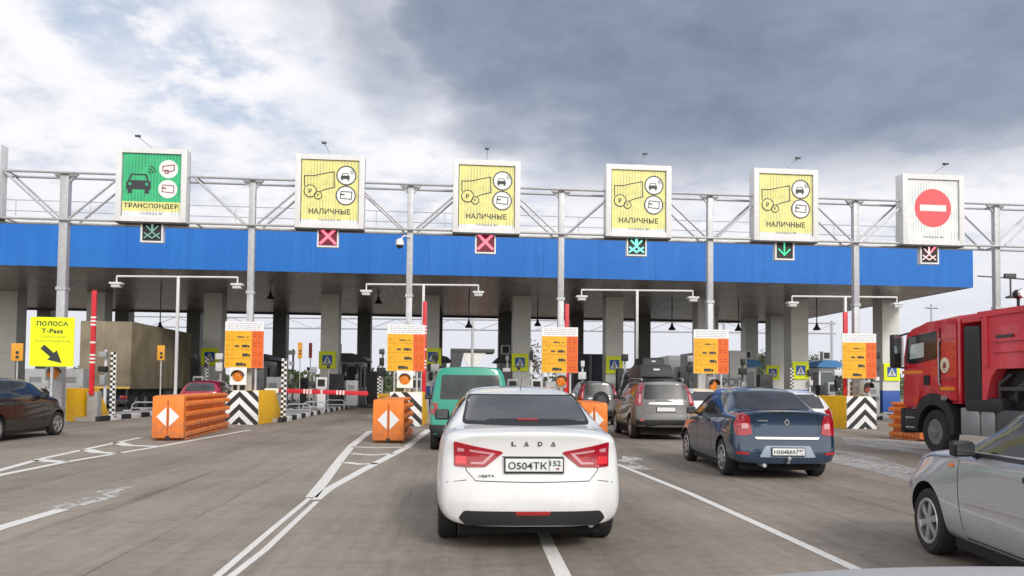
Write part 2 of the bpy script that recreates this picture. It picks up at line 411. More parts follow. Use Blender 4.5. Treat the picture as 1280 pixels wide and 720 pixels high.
for a in (((440, 558.5), (470, 560), (506, 559)), ((438, 567), (465, 569), (492, 567)), ((430, 578), (450, 580.5), (472, 579.5))): marking(a, .22)
marking([(675, 655), (685, 681), (706, 724)], .13)
marking([(772, 580.5), (860, 616), (960, 661), (1075, 714)], .11)
marking([(776, 574.5), (800, 586), (816, 587)], .35, rp_worn)
marking_poly([(776, 570), (800, 572), (806, 576), (780, 576)], rp_worn)
marking_poly([(1040, 563), (1075, 566), (1150, 588), (1150, 606), (1092, 590), (1040, 578)], rp_dust)
marking_poly([(1050, 547), (1150, 551), (1260, 575), (1250, 590), (1150, 568), (1060, 556)], rp_dust, .008)

# ----------------------------------------------------------------- toll canopy
CANZ, CANT = 7.2, 9.35
soffit_m = mat('soffit_panels', (.26, .225, .205), .30, .25, var=.45, vscale=.35, rvar=.3)
def stripes_bump(mm, sc, axis=0):
    q = NT(mm.node_tree); b = q.n['Principled BSDF']; tc = q.new('ShaderNodeTexCoord').outputs['Object']; sp = q.new('ShaderNodeSeparateXYZ'); q.put(sp.inputs[0], tc)
    fr = q.ramp(q.math('ABSOLUTE', q.math('SUBTRACT', q.math('FRACT', q.math('MULTIPLY', sp.outputs[axis], sc)), .5)), .44, .5)
    bn = q.new('ShaderNodeBump'); bn.invert = True; bn.inputs['Distance'].default_value = .02; q.put(bn.inputs['Height'], fr); q.put(b.inputs['Normal'], bn.outputs[0])
stripes_bump(soffit_m, 2.2)
blue_fascia = mat('blue_fascia', (.009, .125, .50), .5, .0, var=.12, vscale=.35, rvar=.25, spec=.3)
def weathered(mm, a, b_, st=.5):
    q = NT(mm.node_tree); bs = q.n['Principled BSDF']; tc = q.new('ShaderNodeTexCoord').outputs['Object']
    f = q.math('ADD', q.math('MULTIPLY', q.noise(q.scale(tc, (3.5, 3.5, .22)), 1.0, 5, .6), .6), q.math('MULTIPLY', q.noise(tc, .3, 4, .5), .4))
    q.put(bs.inputs['Base Color'], q.mix(q.ramp(f, .38, .66), a, b_))
    bn = q.new('ShaderNodeBump'); bn.inputs['Strength'].default_value = st; bn.inputs['Distance'].default_value = .05; q.put(bn.inputs['Height'], q.noise(tc, .8, 2, .4)); q.put(bs.inputs['Normal'], bn.outputs[0])
weathered(blue_fascia, (.014, .145, .52), (.022, .17, .56))
def FD(px): return 41.0 / (1 - 9.7e-5 * (px - 640))
A0 = colx(-330, FD(-330)); B0 = colx(1218, FD(1218))
canopy = thing('toll_canopy', 'long flat canopy with a bright blue fascia over the toll lanes', 'canopy', (B0.x, B0.y, 0))
e = (A0 - B0); LEN = e.length; e.normalize(); dep = Vector((0, 1, 0))
def CP(s, d, z): return e * s + dep * d + Vector((0, 0, z))      # along the front from the right end, depth, height
b = MB().use(blue_fascia); s = 0.0; i = 0
while s < LEN:
    wd = 3.0 if s + 3.0 < LEN else LEN - s; g = .004
    b.hexa([CP(s + g, 0, CANZ), CP(s + wd - g, 0, CANZ), CP(s + wd - g, .06, CANZ), CP(s + g, .06, CANZ), CP(s + g, 0, CANT), CP(s + wd - g, 0, CANT), CP(s + wd - g, .06, CANT), CP(s + g, .06, CANT)])
    s += wd
for k in range(8):
    b.hexa([CP(-.0, k * 3.1 + .07, CANZ), CP(-.0, k * 3.1 + 3.15, CANZ), CP(.06, k * 3.1 + 3.15, CANZ), CP(.06, k * 3.1 + .07, CANZ), CP(0, k * 3.1 + .07, CANT), CP(0, k * 3.1 + 3.15, CANT), CP(.06, k * 3.1 + 3.15, CANT), CP(.06, k * 3.1 + .07, CANT)])
b.build('fascia', canopy, sharp=30)
b = MB().use(soffit_m)
b.hexa([CP(.07, .07, CANZ + .02), CP(LEN, .07, CANZ + .02), CP(LEN, 24.8, CANZ + .02), CP(.07, 24.8, CANZ + .02), CP(.07, .07, CANT - .1), CP(LEN, .07, CANT - .1), CP(LEN, 24.8, CANT - .1), CP(.07, 24.8, CANT - .1)])
b.build('soffit', canopy)
b = MB().use(white_metal)
b.hexa([CP(-.06, -.06, CANT + .004), CP(LEN, -.06, CANT + .004), CP(LEN, .5, CANT + .004), CP(-.06, .5, CANT + .004), CP(-.06, -.06, CANT + .30), CP(LEN, -.06, CANT + .30), CP(LEN, .5, CANT + .30), CP(-.06, .5, CANT + .30)])
b.build('coping', canopy)
b = MB().use(steel)
for zr in (.75, 1.3): b.tube([CP(.4, .9, CANT + zr), CP(LEN, .9, CANT + zr)], .022, 6)
s = .4
while s < LEN: b.tube([CP(s, .9, CANT - .1), CP(s, .9, CANT + 1.3)], .022, 6); s += 3.6
b.build('roof_railing', canopy)
col_shade = mat('shaded_column_panel', (.15, .148, .14), .55, var=.12, vscale=1.5)  # column panel darkened in its colour, standing in for shade under the canopy
cols = [(7, 50), (117, 50), (264, 50), (411, 50), (537, 50), (652, 50), (768, 50), (883, 50), (1000, 50), (1114, 50), (-160, 50), (-15, 50)]
back = [(52, 62), (150, 62), (240, 62), (348, 62), (454, 62), (544, 62), (631, 62), (721, 62), (805, 62), (890, 62), (972, 62), (940, 64)]
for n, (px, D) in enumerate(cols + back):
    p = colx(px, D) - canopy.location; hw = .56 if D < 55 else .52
    b = MB().use(col_shade if (D > 55 and px < 830) else col_white)
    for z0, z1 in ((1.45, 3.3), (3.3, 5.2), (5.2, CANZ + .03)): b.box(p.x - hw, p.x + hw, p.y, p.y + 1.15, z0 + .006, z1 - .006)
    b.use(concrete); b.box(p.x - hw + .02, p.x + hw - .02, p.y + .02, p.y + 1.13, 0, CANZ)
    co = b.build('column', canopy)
    b = MB().use(col_blue); b.box(p.x - hw - .012, p.x + hw + .012, p.y - .012, p.y + 1.162, .1, 1.44, bev=.01); b.build('base_band', co)
b = MB().use(dark_grey)
b.hexa([CP(.1, 24.0, CANZ - .12), CP(LEN, 24.0, CANZ - .12), CP(LEN, 24.3, CANZ - .12), CP(.1, 24.3, CANZ - .12), CP(.1, 24.0, CANZ + .015), CP(LEN, 24.0, CANZ + .015), CP(LEN, 24.3, CANZ + .015), CP(.1, 24.3, CANZ + .015)])
b.build('edge_beam', canopy)

# ----------------------------------------------------------------- sign gantry
POL = [75, 311, 510, 700, 887, 1070, 1247]
PX = [-170] + POL + [1425]
PP = [colx(px, GD(px)) for px in PX]
ga = thing('sign_gantry', 'galvanised lattice gantry on slim posts carrying the lane signs', 'gantry', PP[0])
O = PP[0]; ge = (PP[-1] - PP[0]).normalized(); gn = Vector((-ge.y, ge.x, 0)); 
TOPZ, LOWZ = 9.18, 7.44
for i, p in enumerate(PP):
    q = p - O; b = MB().use(steel); r = .15 if i == 1 else .115
    M = Matrix.Translation(q) @ Matrix.Rotation(math.atan2(ge.y, ge.x), 4, 'Z')
    for z0, z1 in ((0, 4.9), (4.93, TOPZ + .04)): b.box(-r, r, -r, r, z0, z1, M, .02)
    b.box(-r - .03, r + .03, -r - .03, r + .03, 4.86, 4.97, M); b.box(-r - .12, r + .12, -r - .12, r + .12, 0, .05, M)
    for sx in (-1, 1): b.hexa([(sx * r, -.04, TOPZ - .3), (sx * r, .04, TOPZ - .3), (sx * (r + .02), .04, TOPZ - .3), (sx * (r + .02), -.04, TOPZ - .3), (sx * r, -.04, TOPZ), (sx * r, .04, TOPZ), (sx * (r + .3), .04, TOPZ), (sx * (r + .3), -.04, TOPZ)], M)
    b.build('post', ga)
for nm, z, rr in (('top_chord', TOPZ, .048), ('bottom_chord', LOWZ, .048)):
    b = MB().use(steel)
    for off in (-.22, .62): b.tube([PP[0] - O + gn * off + Vector((0, 0, z)), PP[-1] - O + gn * off + Vector((0, 0, z))], rr, 8)
    for p in PP[1:-1]:
        for dx in (-2.0, 0, 2.0): b.tube([p - O + ge * dx - gn * .22 + Vector((0, 0, z)), p - O + ge * dx + gn * .62 + Vector((0, 0, z))], .035, 6)
    b.build(nm, ga)
for i, p in enumerate(PP[1:-1]):
    for sx in (-1, 1):
        b = MB().use(steel)
        for off in (-.22, .62):
            q = p - O + gn * off; b.tube([q + ge * sx * .25 + Vector((0, 0, LOWZ + .05)), q + ge * sx * 2.05 + Vector((0, 0, TOPZ - .05))], .042, 8)
        b.build('diagonal_brace', ga)

# ----------------------------------------------------------------- lane signs
SW, SH, SDp = 2.50, 2.72, .52
def uv(u, v): return (-1.01 + 2.02 * u, .2 + 2.32 * (1 - v))
def front_car(mb, cx, cz, s, y, waves=True):
    k = lambda pts: flat(mb, [(cx + a * s, cz + c * s) for a, c in pts], y)
    k([(-.5, -.25), (.5, -.25), (.5, .05), (.42, .14), (-.42, .14), (-.5, .05)])
    for sx in (-1, 1): k([(sx * .42, .14), (sx * .32, .42), (sx * .25, .42), (sx * .35, .14)]); k([(sx * .44, -.42), (sx * .26, -.42), (sx * .26, -.25), (sx * .44, -.25)])
    k([(-.32, .42), (.32, .42), (.29, .36), (-.29, .36)])
def disc(mb, cx, cz, r, y, n=28): flat(mb, disc_pts(cx, cz, r, n), y)
def lane_sign(px, py0, py1, kind, label, lamp_dir):
    D = GD(px) - .45; top = atD(px, py0, D); bot = atD(px, py1, D)
    s = thing('lane_sign', label, 'sign', (top.x, top.y, bot.z), math.atan2(ge.y, ge.x), 'lane signs on the gantry')
    sc = (top.z - bot.z) / SH; s.scale = (sc, 1, sc)
    b = MB().use(white_metal)
    x, zt = SW / 2, SH
    b.box(-x, -x + .2, 0, SDp, 0, zt, bev=.015); b.box(x - .2, x, 0, SDp, 0, zt, bev=.015)
    b.box(-x + .2, x - .2, .002, SDp, 0, .19); b.box(-x + .2, x - .2, .002, SDp, zt - .19, zt); b.box(-x + .2, x - .2, .2, SDp - .01, .19, zt - .19)
    b.use(dark_grey); b.box(-x + .01, x - .01, .03, SDp - .02, -.05, -.002)
    b.build('housing', s)
    y = .07
    b = MB()
    if kind == 'green':
        b.use(slat_grn); b.box(-1.02, 1.02, y, y + .1, uv(0, .765)[1], zt - .2)
        b.use(slat_yel); b.box(-1.02, 1.02, y, y + .1, uv(0, .92)[1], uv(0, .765)[1]); b.use(slat_wht); b.box(-1.02, 1.02, y, y + .1, .2, uv(0, .92)[1])
    elif kind == 'stop': b.use(slat_wht); b.box(-1.02, 1.02, y, y + .1, .2, zt - .2)
    else: b.use(slat_yel); b.box(-1.02, 1.02, y, y + .1, uv(0, .95)[1], zt - .2); b.use(slat_wht); b.box(-1.02, 1.02, y, y + .1, .2, uv(0, .95)[1])
    b.build('display_panel', s)
    y1, y2, y3 = y - .008, y - .014, y - .02
    if kind == 'stop':
        b = MB().use(slat_red); disc(b, 0, uv(0, .47)[1], .74, y1, 48); b.use(sign_white); flat(b, [(-.53, uv(0, .47)[1] - .12), (.53, uv(0, .47)[1] - .12), (.53, uv(0, .47)[1] + .12), (-.53, uv(0, .47)[1] + .12)], y2); b.build('no_entry_symbol', s)
    else:
        for cu_, cv, item in ((.79, .235, 'car'), (.785, .555, 'card')):
            cx, cz = uv(cu_, cv); b = MB().use(sign_white); disc(b, cx, cz, .34, y1)
            b.use(sign_black)
            if kind != 'green': ring(b, cx, cz, .325, .365, y2)
            if item == 'car':
                if kind == 'green': b.use(mat('maroon_ink', (.30, .05, .06), .5)); stroke(b, [(cx - .2, cz + .1), (cx + .2, cz + .16), (cx + .2, cz - .04), (cx + .02, cz - .1), (cx - .2, cz - .06), (cx - .2, cz + .1)], .035, y2); ring(b, cx - .06, cz - .1, .05, .085, y3, 16)
                else:
                    front_car(b, cx - .04, cz - .05, .32, y2)
                    for r in (.10, .15, .2): stroke(b, [(cx + .08 + r * math.cos(a), cz + .06 + r * math.sin(a)) for a in (1.0, .7, .35, .0)], .014, y2)
            else:
                if kind == 'green': b.use(mat('maroon_ink', (.30, .05, .06), .5))
                stroke(b, [(cx - .2, cz - .1), (cx + .2, cz - .14), (cx + .22, cz + .13), (cx - .17, cz + .15), (cx - .2, cz - .1)], .028, y2); stroke(b, [(cx - .19, cz + .04), (cx - .07, cz + .03)], .04, y3)
            b.build('pictogram', s)
        b = MB().use(sign_black)
        if kind == 'green':
            cx, cz = uv(.27, .48); front_car(b, cx, cz, .86, y1)
            b.use(slat_grn); 
            for sx in (-1, 1): disc(b, cx + sx * .30, cz - .02, .055, y3, 14)
            b.use(sign_black); wx, wz = uv(.42, .33)
            for r in (.12, .22, .32): stroke(b, [(wx + r * math.cos(a), wz + r * math.sin(a)) for a in (1.35, 1.0, .65, .3)], .035, y1)
        else:
            P4 = [uv(.04, .26), uv(.2, .255), uv(.36, .22), uv(.57, .18), uv(.575, .43), uv(.42, .465), uv(.30, .51)]
            stroke(b, P4, .032, y1); stroke(b, [uv(.04, .26), uv(.045, .42)], .032, y1)
            b.use(mat('note_hatch', (.60, .58, .16), .5)); 
            for k in range(8): stroke(b, [uv(.10 + .05 * k, .285 - .008 * k), uv(.10 + .05 * k, .42 - .004 * k)], .014, y1)
            b.use(sign_black)
            for (a, c, r) in ((.15, .5, .235), (.29, .565, .15)):
                cx, cz = uv(a, c); b.use(slat_yel); disc(b, cx, cz, r - .02, y2); b.use(sign_black); ring(b, cx, cz, r - .03, r, y3); put_text(b, 'Р', cx, y3, cz, r * .5, r * .7, .02)
        b.build('main_pictogram', s)
        word = 'ТРАНСПОНДЕР' if kind == 'green' else 'НАЛИЧНЫЕ'
        b = MB().use(sign_black); cx, cz = uv(.5, .835 if kind == 'green' else .815); put_text(b, word, cx, y1, cz, 1.92 if kind == 'green' else 1.5, .20, .015, 1.05); b.build('lettering', s)
    b = MB().use(ink_grey); cx, cz = uv(.5, .955); put_text(b, 'ПОЛОСА №', cx, y2, cz, .78, .085, .0, 1.1); b.build('small_lettering', s)
    b = MB().use(steel); dx = lamp_dir
    b.tube([(0, .2, SH), (dx * .25, .1, SH + .22), (dx * .45, 0, SH + .4)], .016, 6); b.box(-.09, .09, .1, .3, SH, SH + .04)
    b.use(dark_grey); b.hexa([(dx * .45 - .09, -.1, SH + .36), (dx * .45 + .07, -.1, SH + .36), (dx * .45 + .07, .08, SH + .40), (dx * .45 - .09, .08, SH + .40), (dx * .45 - .09, -.1, SH + .44), (dx * .45 + .07, -.1, SH + .44), (dx * .45 + .07, .08, SH + .48), (dx * .45 - .09, .08, SH + .48)], bev=.01)
    b.build('sensor_arm', s)
    return s
SG = [(190, 185, 277, 'green', 'green lane sign reading ТРАНСПОНДЕР with a car and radio waves', -1.1),
      (413, 193, 285, 'cash', 'yellow НАЛИЧНЫЕ sign next to the green one, red cross beneath it', -.5),
      (609, 200, 291, 'cash', 'yellow НАЛИЧНЫЕ sign above the white car, between two blue sky gaps', 0.0),
      (799, 206, 296, 'cash', 'yellow НАЛИЧНЫЕ sign with the teal lit signal beneath it', .5),
      (983, 211, 301, 'cash', 'yellow НАЛИЧНЫЕ sign nearest the white no entry sign', 1.0),
      (1167, 218, 306, 'stop', 'white lane sign with a red no entry disc', 1.1)]
SG[2] = (609, 200, 291, 'cash', 'yellow НАЛИЧНЫЕ sign right of the post carrying the dome camera', 0.0)
for a in SG: lane_sign(*a)
lane_sign(-44, 178, 270, 'cash', 'lane sign cut off by the left edge of the photo', -.5)

def led(name, col, st): return mat(name, tuple(c * .3 for c in col), .5, emis=col, estr=st)
led_red = led('red_leds', (1.0, .16, .22), 1.5); led_grn = led('green_leds', (.05, .75, .35), .9); led_teal = led('teal_leds', (.22, .85, .68), 1.0)
led_dim = led('dim_green_leds', (.25, .50, .45), .55); led_pink = led('pale_red_leds', (1.0, .62, .60), 1.0); led_back = led('red_led_ground', (.16, .0, .02), .7)
def lane_signal(px, py0, py1, kind, label):
    D = GD(px) - .25; top = atD(px, py0, D); bot = atD(px, py1, D); h = top.z - bot.z + .08; x = .40
    s = thing('lane_signal', label, 'lane signal', (top.x, top.y, bot.z), math.atan2(ge.y, ge.x), 'lane signals under the lane signs')
    b = MB().use(white_metal); b.box(-x, -x + .06, 0, .22, 0, h); b.box(x - .06, x, 0, .22, 0, h); b.box(-x + .06, x - .06, 0, .22, 0, .06); b.box(-x + .06, x - .06, .1, .22, .06, h); b.build('housing', s)
    b = MB().use(led_back if kind == 'red' else black); b.box(-x + .065, x - .065, .05, .09, .065, h); b.build('screen', s)
    mm = {'red': led_red, 'teal': led_teal, 'green': led_grn, 'dim': led_dim, 'pink': led_pink}[kind]
    b = MB().use(mm); c = h / 2 + .02; y = .035
    if kind == 'red': stroke(b, [(-.26, c - .26), (.26, c + .26)], .10, y); stroke(b, [(-.26, c + .26), (.26, c - .26)], .10, y - .005)
    if kind == 'green':
        stroke(b, [(0, c + .28), (0, c - .24)], .06, y); stroke(b, [(-.22, c - .02), (0, c - .24), (.22, c - .02)], .06, y - .005)
    if kind in ('teal', 'dim', 'pink'):
        wv = .075 if kind == 'teal' else .045
        stroke(b, [(0, c + .30), (0, c - .05)], wv * 1.6, y); stroke(b, [(-.2, c + .16), (0, c - .04), (.2, c + .16)], wv, y - .004); stroke(b, [(-.27, c - .27), (0, c - .05), (.27, c - .27)], wv, y - .008); stroke(b, [(-.26, c - .1), (0, c - .28), (.26, c - .1)], wv, y - .012)
    b.build('lit_symbol', s)
    if kind == 'pink': b = MB().use(led_red); stroke(b, [(.12, c + .10), (.30, c + .3)], .09, y - .016); b.build('lit_corner', s)
for a in ((190, 277, 303, 'dim', 'dim grey green signal under the green lane sign'), (410, 285, 309, 'red', 'red cross lane signal under the leftmost yellow sign'),
          (607, 291, 317, 'red', 'red cross lane signal right of the dome camera post'), (796, 296, 320, 'teal', 'teal lit signal above the grey off roader lane'),
          (981, 301, 325, 'green', 'green down arrow signal above the dark blue saloon'), (1162, 306, 330, 'pink', 'pale pink signal under the no entry sign')): lane_signal(*a)
# dome camera and clutter on a gantry post
p = atD(503, 305, GD(510) - .3); s = thing('dome_camera', 'white dome camera bracketed to a gantry post', 'camera', p)
b = MB().use(white_paint); b.tube([(.28, .1, .30), (.05, 0, .32), (-.05, 0, .2)], .03, 8); b.lathe([(.02, .22), (.13, .16), (.16, .02), (.15, -.05)], (-.1, 0, 0)); b.build('bracket', s)
b = MB().use(dark_plastic); b.lathe([(.13, -.052), (.11, -.13), (.03, -.18)], (-.1, 0, 0)); b.build('lens_dome', s)
for px, py, n in ((516, 245, 1), (514, 285, 2), (1074, 300, 3)):
    pass

# ----------------------------------------------------------------- islands, kerbs
kerb_white = mat('white_kerb_paint', (.76, .76, .75), .65, var=.15, vscale=4)
def island(px, Dg, D0, D1, wd=2.1):
    p = colx(px, Dg); a = D0 / Dg
    x, y0, y1 = p.x, colx(px, Dg).y + (D0 - Dg), p.y + (D1 - Dg)
    b = MB().use(concrete); b.box(x - wd / 2 + .16, x + wd / 2 - .16, y0 + .1, y1, -.01, .146)
    o = b.build('traffic_island', kind='structure')
    b = MB(); k = 0; y = y0
    while y < y1:
        b.use(concrete_black if k % 2 == 0 else kerb_white)
        for sx in (-1, 1): b.box(min(x + sx * wd / 2, x + sx * (wd / 2 - .15)), max(x + sx * wd / 2, x + sx * (wd / 2 - .15)), y, y + .995, -.01, .19, bev=.012)
        y += 1.0; k += 1
    b.build('kerb', o); return x, y0
ISL = []
for px in PX[:-1]:
    ISL.append(island(px, GD(px), GD(px) - .9 + 1.8, 74))
def chevron_block(px, py, label, apex=.4, sc=1.0, D=None):
    f = gnd(px, py) if D is None else colx(px, D)
    s = thing('crash_block', label, 'barrier block', (f.x, f.y, 0), 0, 'chevron blocks at the island ends'); wd, h, L = 1.16, 1.24, 3.6; x = wd / 2
    b = MB().use(concrete_yellow)
    b.hexa([(-x, .02, 0), (x, .02, 0), (x + .14, L, 0), (-x - .14, L, 0), (-x, .02, h), (x, .02, h), (x, L - .9, h), (-x, L - .9, h)], None, .02)
    b.build('body', s)
    b = MB().use(concrete_white); b.box(-x, x, -.012, .018, .005, h)
    b.use(concrete_black); ax = -x + apex * wd
    for k in range(-1, 5):
        z = h - .02 - k * .46
        for q in ([(ax, z), (ax, z - .22), (ax - 2, z - 2.22 * 1.0), (ax - 2, z - 2.0)], [(ax, z), (ax + 2, z - 2.0), (ax + 2, z - 2.22), (ax, z - .22)]):
            c_ = clip(q, -x, x, .01, h)
            if len(c_) > 2: flat(b, c_, -.016)
    b.build('chevron_panel', s)
chevron_block(302, 531, 'chevron block with yellow flank left of the lowered red barrier', .42)
chevron_block(507, 533, 'chevron block with yellow flank behind the short orange barrier', .15)
chevron_block(61, 527.5, 'chevron block with yellow flank ahead of the black hatchback', .0)
chevron_block(1077, 536.5, 'chevron block with ochre flank right of the dark blue saloon', .62)
chevron_block(700, 0, 'chevron block hidden behind the white saloon', .5, D=GD(700) - .9)
chevron_block(889, 0, 'chevron block hidden behind the dark blue saloon', .5, D=GD(887) - .9)

# ----------------------------------------------------------------- tariff boards and warning lights
def truck_icon(mb, cx, cz, wd, h, y, n=2):
    flat(mb, [(cx - wd / 2, cz), (cx + wd * .22, cz), (cx + wd * .22, cz + h), (cx - wd / 2, cz + h)], y)
    flat(mb, [(cx + wd * .26, cz), (cx + wd / 2, cz), (cx + wd / 2, cz + h * .45), (cx + wd * .4, cz + h * .8), (cx + wd * .26, cz + h * .8)], y)
    for k in range(n + 1): disc(mb, cx - wd * .4 + wd * .8 * k / n, cz - .01, h * .22, y, 10)
def tariff_board(px, py0, py1, label, org_label=None):
    D = GD(px) - .45; t0 = atD(px, py0, D); t1 = atD(px, py1, D); k = (t0.z - t1.z) / 1.72
    s = thing('tariff_board', label, 'tariff board', (t0.x, t0.y, 1.2), 0, 'yellow and orange tariff boards')
    z0 = t1.z - 1.2; h = t0.z - t1.z; x = .70; zz_ = lambda v: z0 + h * (1 - v)
    b = MB().use(steel)
    for sx in (-.42, .42): b.box(sx - .035, sx + .035, .05, .12, 0, z0 + h - .1)
    b.build('post', s)
    b = MB().use(sign_white); b.box(-x, x, 0, .045, z0, z0 + h); b.build('board', s)
    b = MB().use(tar_yel); flat(b, [(-x + .006, z0 + .006), (.265, z0 + .006), (.265, zz_(.20)), (-x + .006, zz_(.20))], -.005)
    b.use(tar_line); flat(b, [(-.43, z0 + .006), (-.42, z0 + .006), (-.42, zz_(.2)), (-.43, zz_(.2))], -.009)
    for v in (.4, .6, .8): flat(b, [(-x + .01, zz_(v)), (x - .01, zz_(v)), (x - .01, zz_(v) + .012), (-x + .01, zz_(v) + .012)], -.013)
    b.use(sign_black)
    rr = random.Random(px)
    truck_icon(b, -.12, zz_(.345), .26, .045, -.009); truck_icon(b, .13, zz_(.34), .07, .03, -.009, 1)
    truck_icon(b, -.26, zz_(.545), .17, .06, -.009); truck_icon(b, .06, zz_(.55), .28, .085, -.009); truck_icon(b, .08, zz_(.745), .28, .10, -.009); truck_icon(b, -.10, zz_(.945), .38, .10, -.009, 4)
    b.use(tar_line)
    for v in (.3, .5, .7, .9):
        for q in range(3): flat(b, [(-.64, zz_(v) - q * .04), (-.64 + rr.uniform(.08, .17), zz_(v) - q * .04), (-.64 + .1, zz_(v) - q * .04 + .018), (-.64, zz_(v) - q * .04 + .018)], -.009)
    b.build('vehicle_panel', s)
    b = MB().use(tar_org); flat(b, [(.27, z0 + .006), (x - .004, z0 + .006), (x - .004, zz_(.20)), (.27, zz_(.20))], -.005)
    b.use(mat('dark_orange_ink', (.30, .05, .01), .5))
    for v in (.28, .48, .68, .88):
        for q in range(2):
            for cx in (.34, .52): flat(b, [(cx, zz_(v) - q * .09), (cx + rr.uniform(.07, .12), zz_(v) - q * .09), (cx + .1, zz_(v) - q * .09 + .025), (cx, zz_(v) - q * .09 + .025)], -.009)
    b.build('price_panel', s)
    b = MB().use(ink_grey)
    for q in range(4):
        a = -.6
        while a < .58: wq = rr.uniform(.05, .16); flat(b, [(a, zz_(.045 + q * .04)), (min(a + wq, .62), zz_(.045 + q * .04)), (min(a + wq, .62), zz_(.045 + q * .04) + .016), (a, zz_(.045 + q * .04) + .016)], -.005); a += wq + .04
    b.build('header_text', s)
TB = [(306, 402, 460, 'tariff board left of the lowered red barrier'), (508, 406, 464, 'tariff board above the short orange barrier'), (700, 409, 466, 'tariff board above the white saloon roof'),
      (889, 412, 467, 'tariff board above the dark blue saloon roof'), (1074, 417, 473, 'tariff board left of the red lorry')]
for a in TB: tariff_board(*a[:3], 'yellow and orange ' + a[3])
def warning_light(px, py, label, tilt=0.0, plate=True, mm=None):
    D = GD(px) - .7; p = atD(px, py, D); s = thing('warning_light', label, 'warning light', (p.x, p.y, 1.2), tilt, 'round orange lights on the island ends'); z = p.z - 1.2
    b = MB().use(grey_box); b.box(-.04, .04, .12, .2, 0, z - .1); b.box(-.2, .2, .1, .28, z - .27, z + .3, bev=.02); b.build('housing', s)
    if plate: b = MB().use(sign_white); b.box(-.3, .3, .07, .095, z - .32, z + .32); b.build('backplate', s)
    b = MB().use(mm or mat('orange_lamp_lens', (.85, .22, .03), .3, var=.45, vscale=12)); b.lathe([(.20, .068), (.195, .04), (.1, .01), (.01, .0)], (0, 0, z), 'y', 20); b.build('lens', s)
    b = MB().use(dark_plastic)
    for k in range(10):
        a0, a1 = math.pi * (k / 10), math.pi * ((k + 1) / 10)
        b.hexa([(.21 * math.cos(a0), -.12, z + .21 * math.sin(a0)), (.22 * math.cos(a0), -.12, z + .22 * math.sin(a0)), (.22 * math.cos(a1), -.12, z + .22 * math.sin(a1)), (.21 * math.cos(a1), -.12, z + .21 * math.sin(a1)), (.21 * math.cos(a0), .07, z + .21 * math.sin(a0)), (.22 * math.cos(a0), .07, z + .22 * math.sin(a0)), (.22 * math.cos(a1), .07, z + .22 * math.sin(a1)), (.21 * math.cos(a1), .07, z + .21 * math.sin(a1))])
    b.build('hood', s)
warning_light(297, 470, 'round orange warning light left of the lowered red barrier')
warning_light(506, 474, 'round orange warning light behind the short orange barrier')
warning_light(702, 476, 'round orange warning light above the white saloon roof', plate=False)
warning_light(893, 481, 'round orange warning light behind the dark blue saloon', .5, plate=False)
warning_light(1086, 485, 'unlit warning light above the rightmost chevron block', .6, plate=False, mm=mat('brown_lens', (.30, .08, .05), .3))
warning_light(67, 466, 'orange warning light below the yellow lane board', .7, plate=False)

# yellow board
p = atD(65, 427, 26.8); q = atD(65, 458, 26.8)
s = thing('lane_notice', 'fluorescent yellow lane board with a black diagonal arrow', 'sign', (p.x, p.y, 1.2), R(4)); z1 = atD(65, 396.5, 26.8).z - 1.2; z0 = q.z - 1.2; x = .70
b = MB().use(steel); b.box(-.04, .04, .04, .12, -1.2, z1 - .1); b.build('post', s)
b = MB().use(sign_yel); b.box(-x, x, 0, .03, z0, z1); b.build('board', s)
b = MB().use(sign_black); hh = z1 - z0
put_text(b, 'ПОЛОСА', 0, -.004, z1 - hh * .13, 1.0, .16, .03, 1.08); put_text(b, 'T-Pass', 0, -.004, z1 - hh * .28, .68, .16, .03, 1.08); b.build('lettering', s)
b = MB().use(mat('faded_ink', (.33, .36, .03), .6)); put_text(b, 'ТОЛЬКО ДЛЯ', 0, -.004, z1 - hh * .40, .84, .085, .01, 1.1); put_text(b, 'ТРАНСПОНДЕРОВ', 0, -.004, z1 - hh * .49, 1.12, .085, .01, 1.05); b.build('small_lettering', s)
b = MB().use(sign_black); d = Vector((.75, -.66)).normalized(); n_ = Vector((-d.y, d.x)); c_ = Vector((-.30, z1 - hh * .60)); T = lambda a, w_: tuple(c_ + d * a + n_ * w_)
flat(b, [T(0, .09), T(0, -.09), T(.42, -.09), T(.42, -.22), T(.84, 0), T(.42, .22), T(.42, .09)], -.008); b.build('arrow', s)

# ----------------------------------------------------------------- barrier arms
def arm_mesh(length, r=.085):
    b = MB(); a = 0; seg = [(0, .08, red_paint)]
    marks = [.30, .34, .50, .54, .58]
    b.use(red_paint); b.box(-r, r, -.05, .05, 0, length, bev=.015)
    b.use(white_paint)
    for m0 in (.26, .295, .33, .50, .62, .655, .69): b.box(-r - .003, r + .003, -.053, .053, length * (1 - m0) - .035, length * (1 - m0) + .035)
    return b
def barrier_up(px, py0, D, label, z0=1.0):
    p = colx(px, D); zt = atD(px, py0, D).z
    s = thing('boom_barrier', label, 'barrier', p, 0, 'boom barriers on the islands')
    b = MB().use(grey_box); b.box(-.2, .2, .06, .46, .14, 1.12, bev=.02); b.box(-.16, .16, .04, .062, .3, .9); b.build('cabinet', s)
    b = arm_mesh(zt - z0); bmesh.ops.translate(b.b, verts=b.b.verts, vec=(0, 0, z0)); b.build('boom', s)
barrier_up(115, 363, 30.6, 'raised red boom barrier beside the grey lorry trailer')
barrier_up(530, 377, 32, 'raised red boom barrier behind the short orange barrier')
barrier_up(708, 380, 32, 'raised red boom barrier above the white saloon')
barrier_up(1057, 390, 32, 'raised red boom barrier left of the red lorry')
p = atD(346, 488, 31.5); p2 = atD(460, 493, 31.0)
s = thing('boom_barrier', 'lowered red and white boom barrier across a lane', 'barrier', (p.x, p.y, 0), 0, 'boom barriers on the islands')
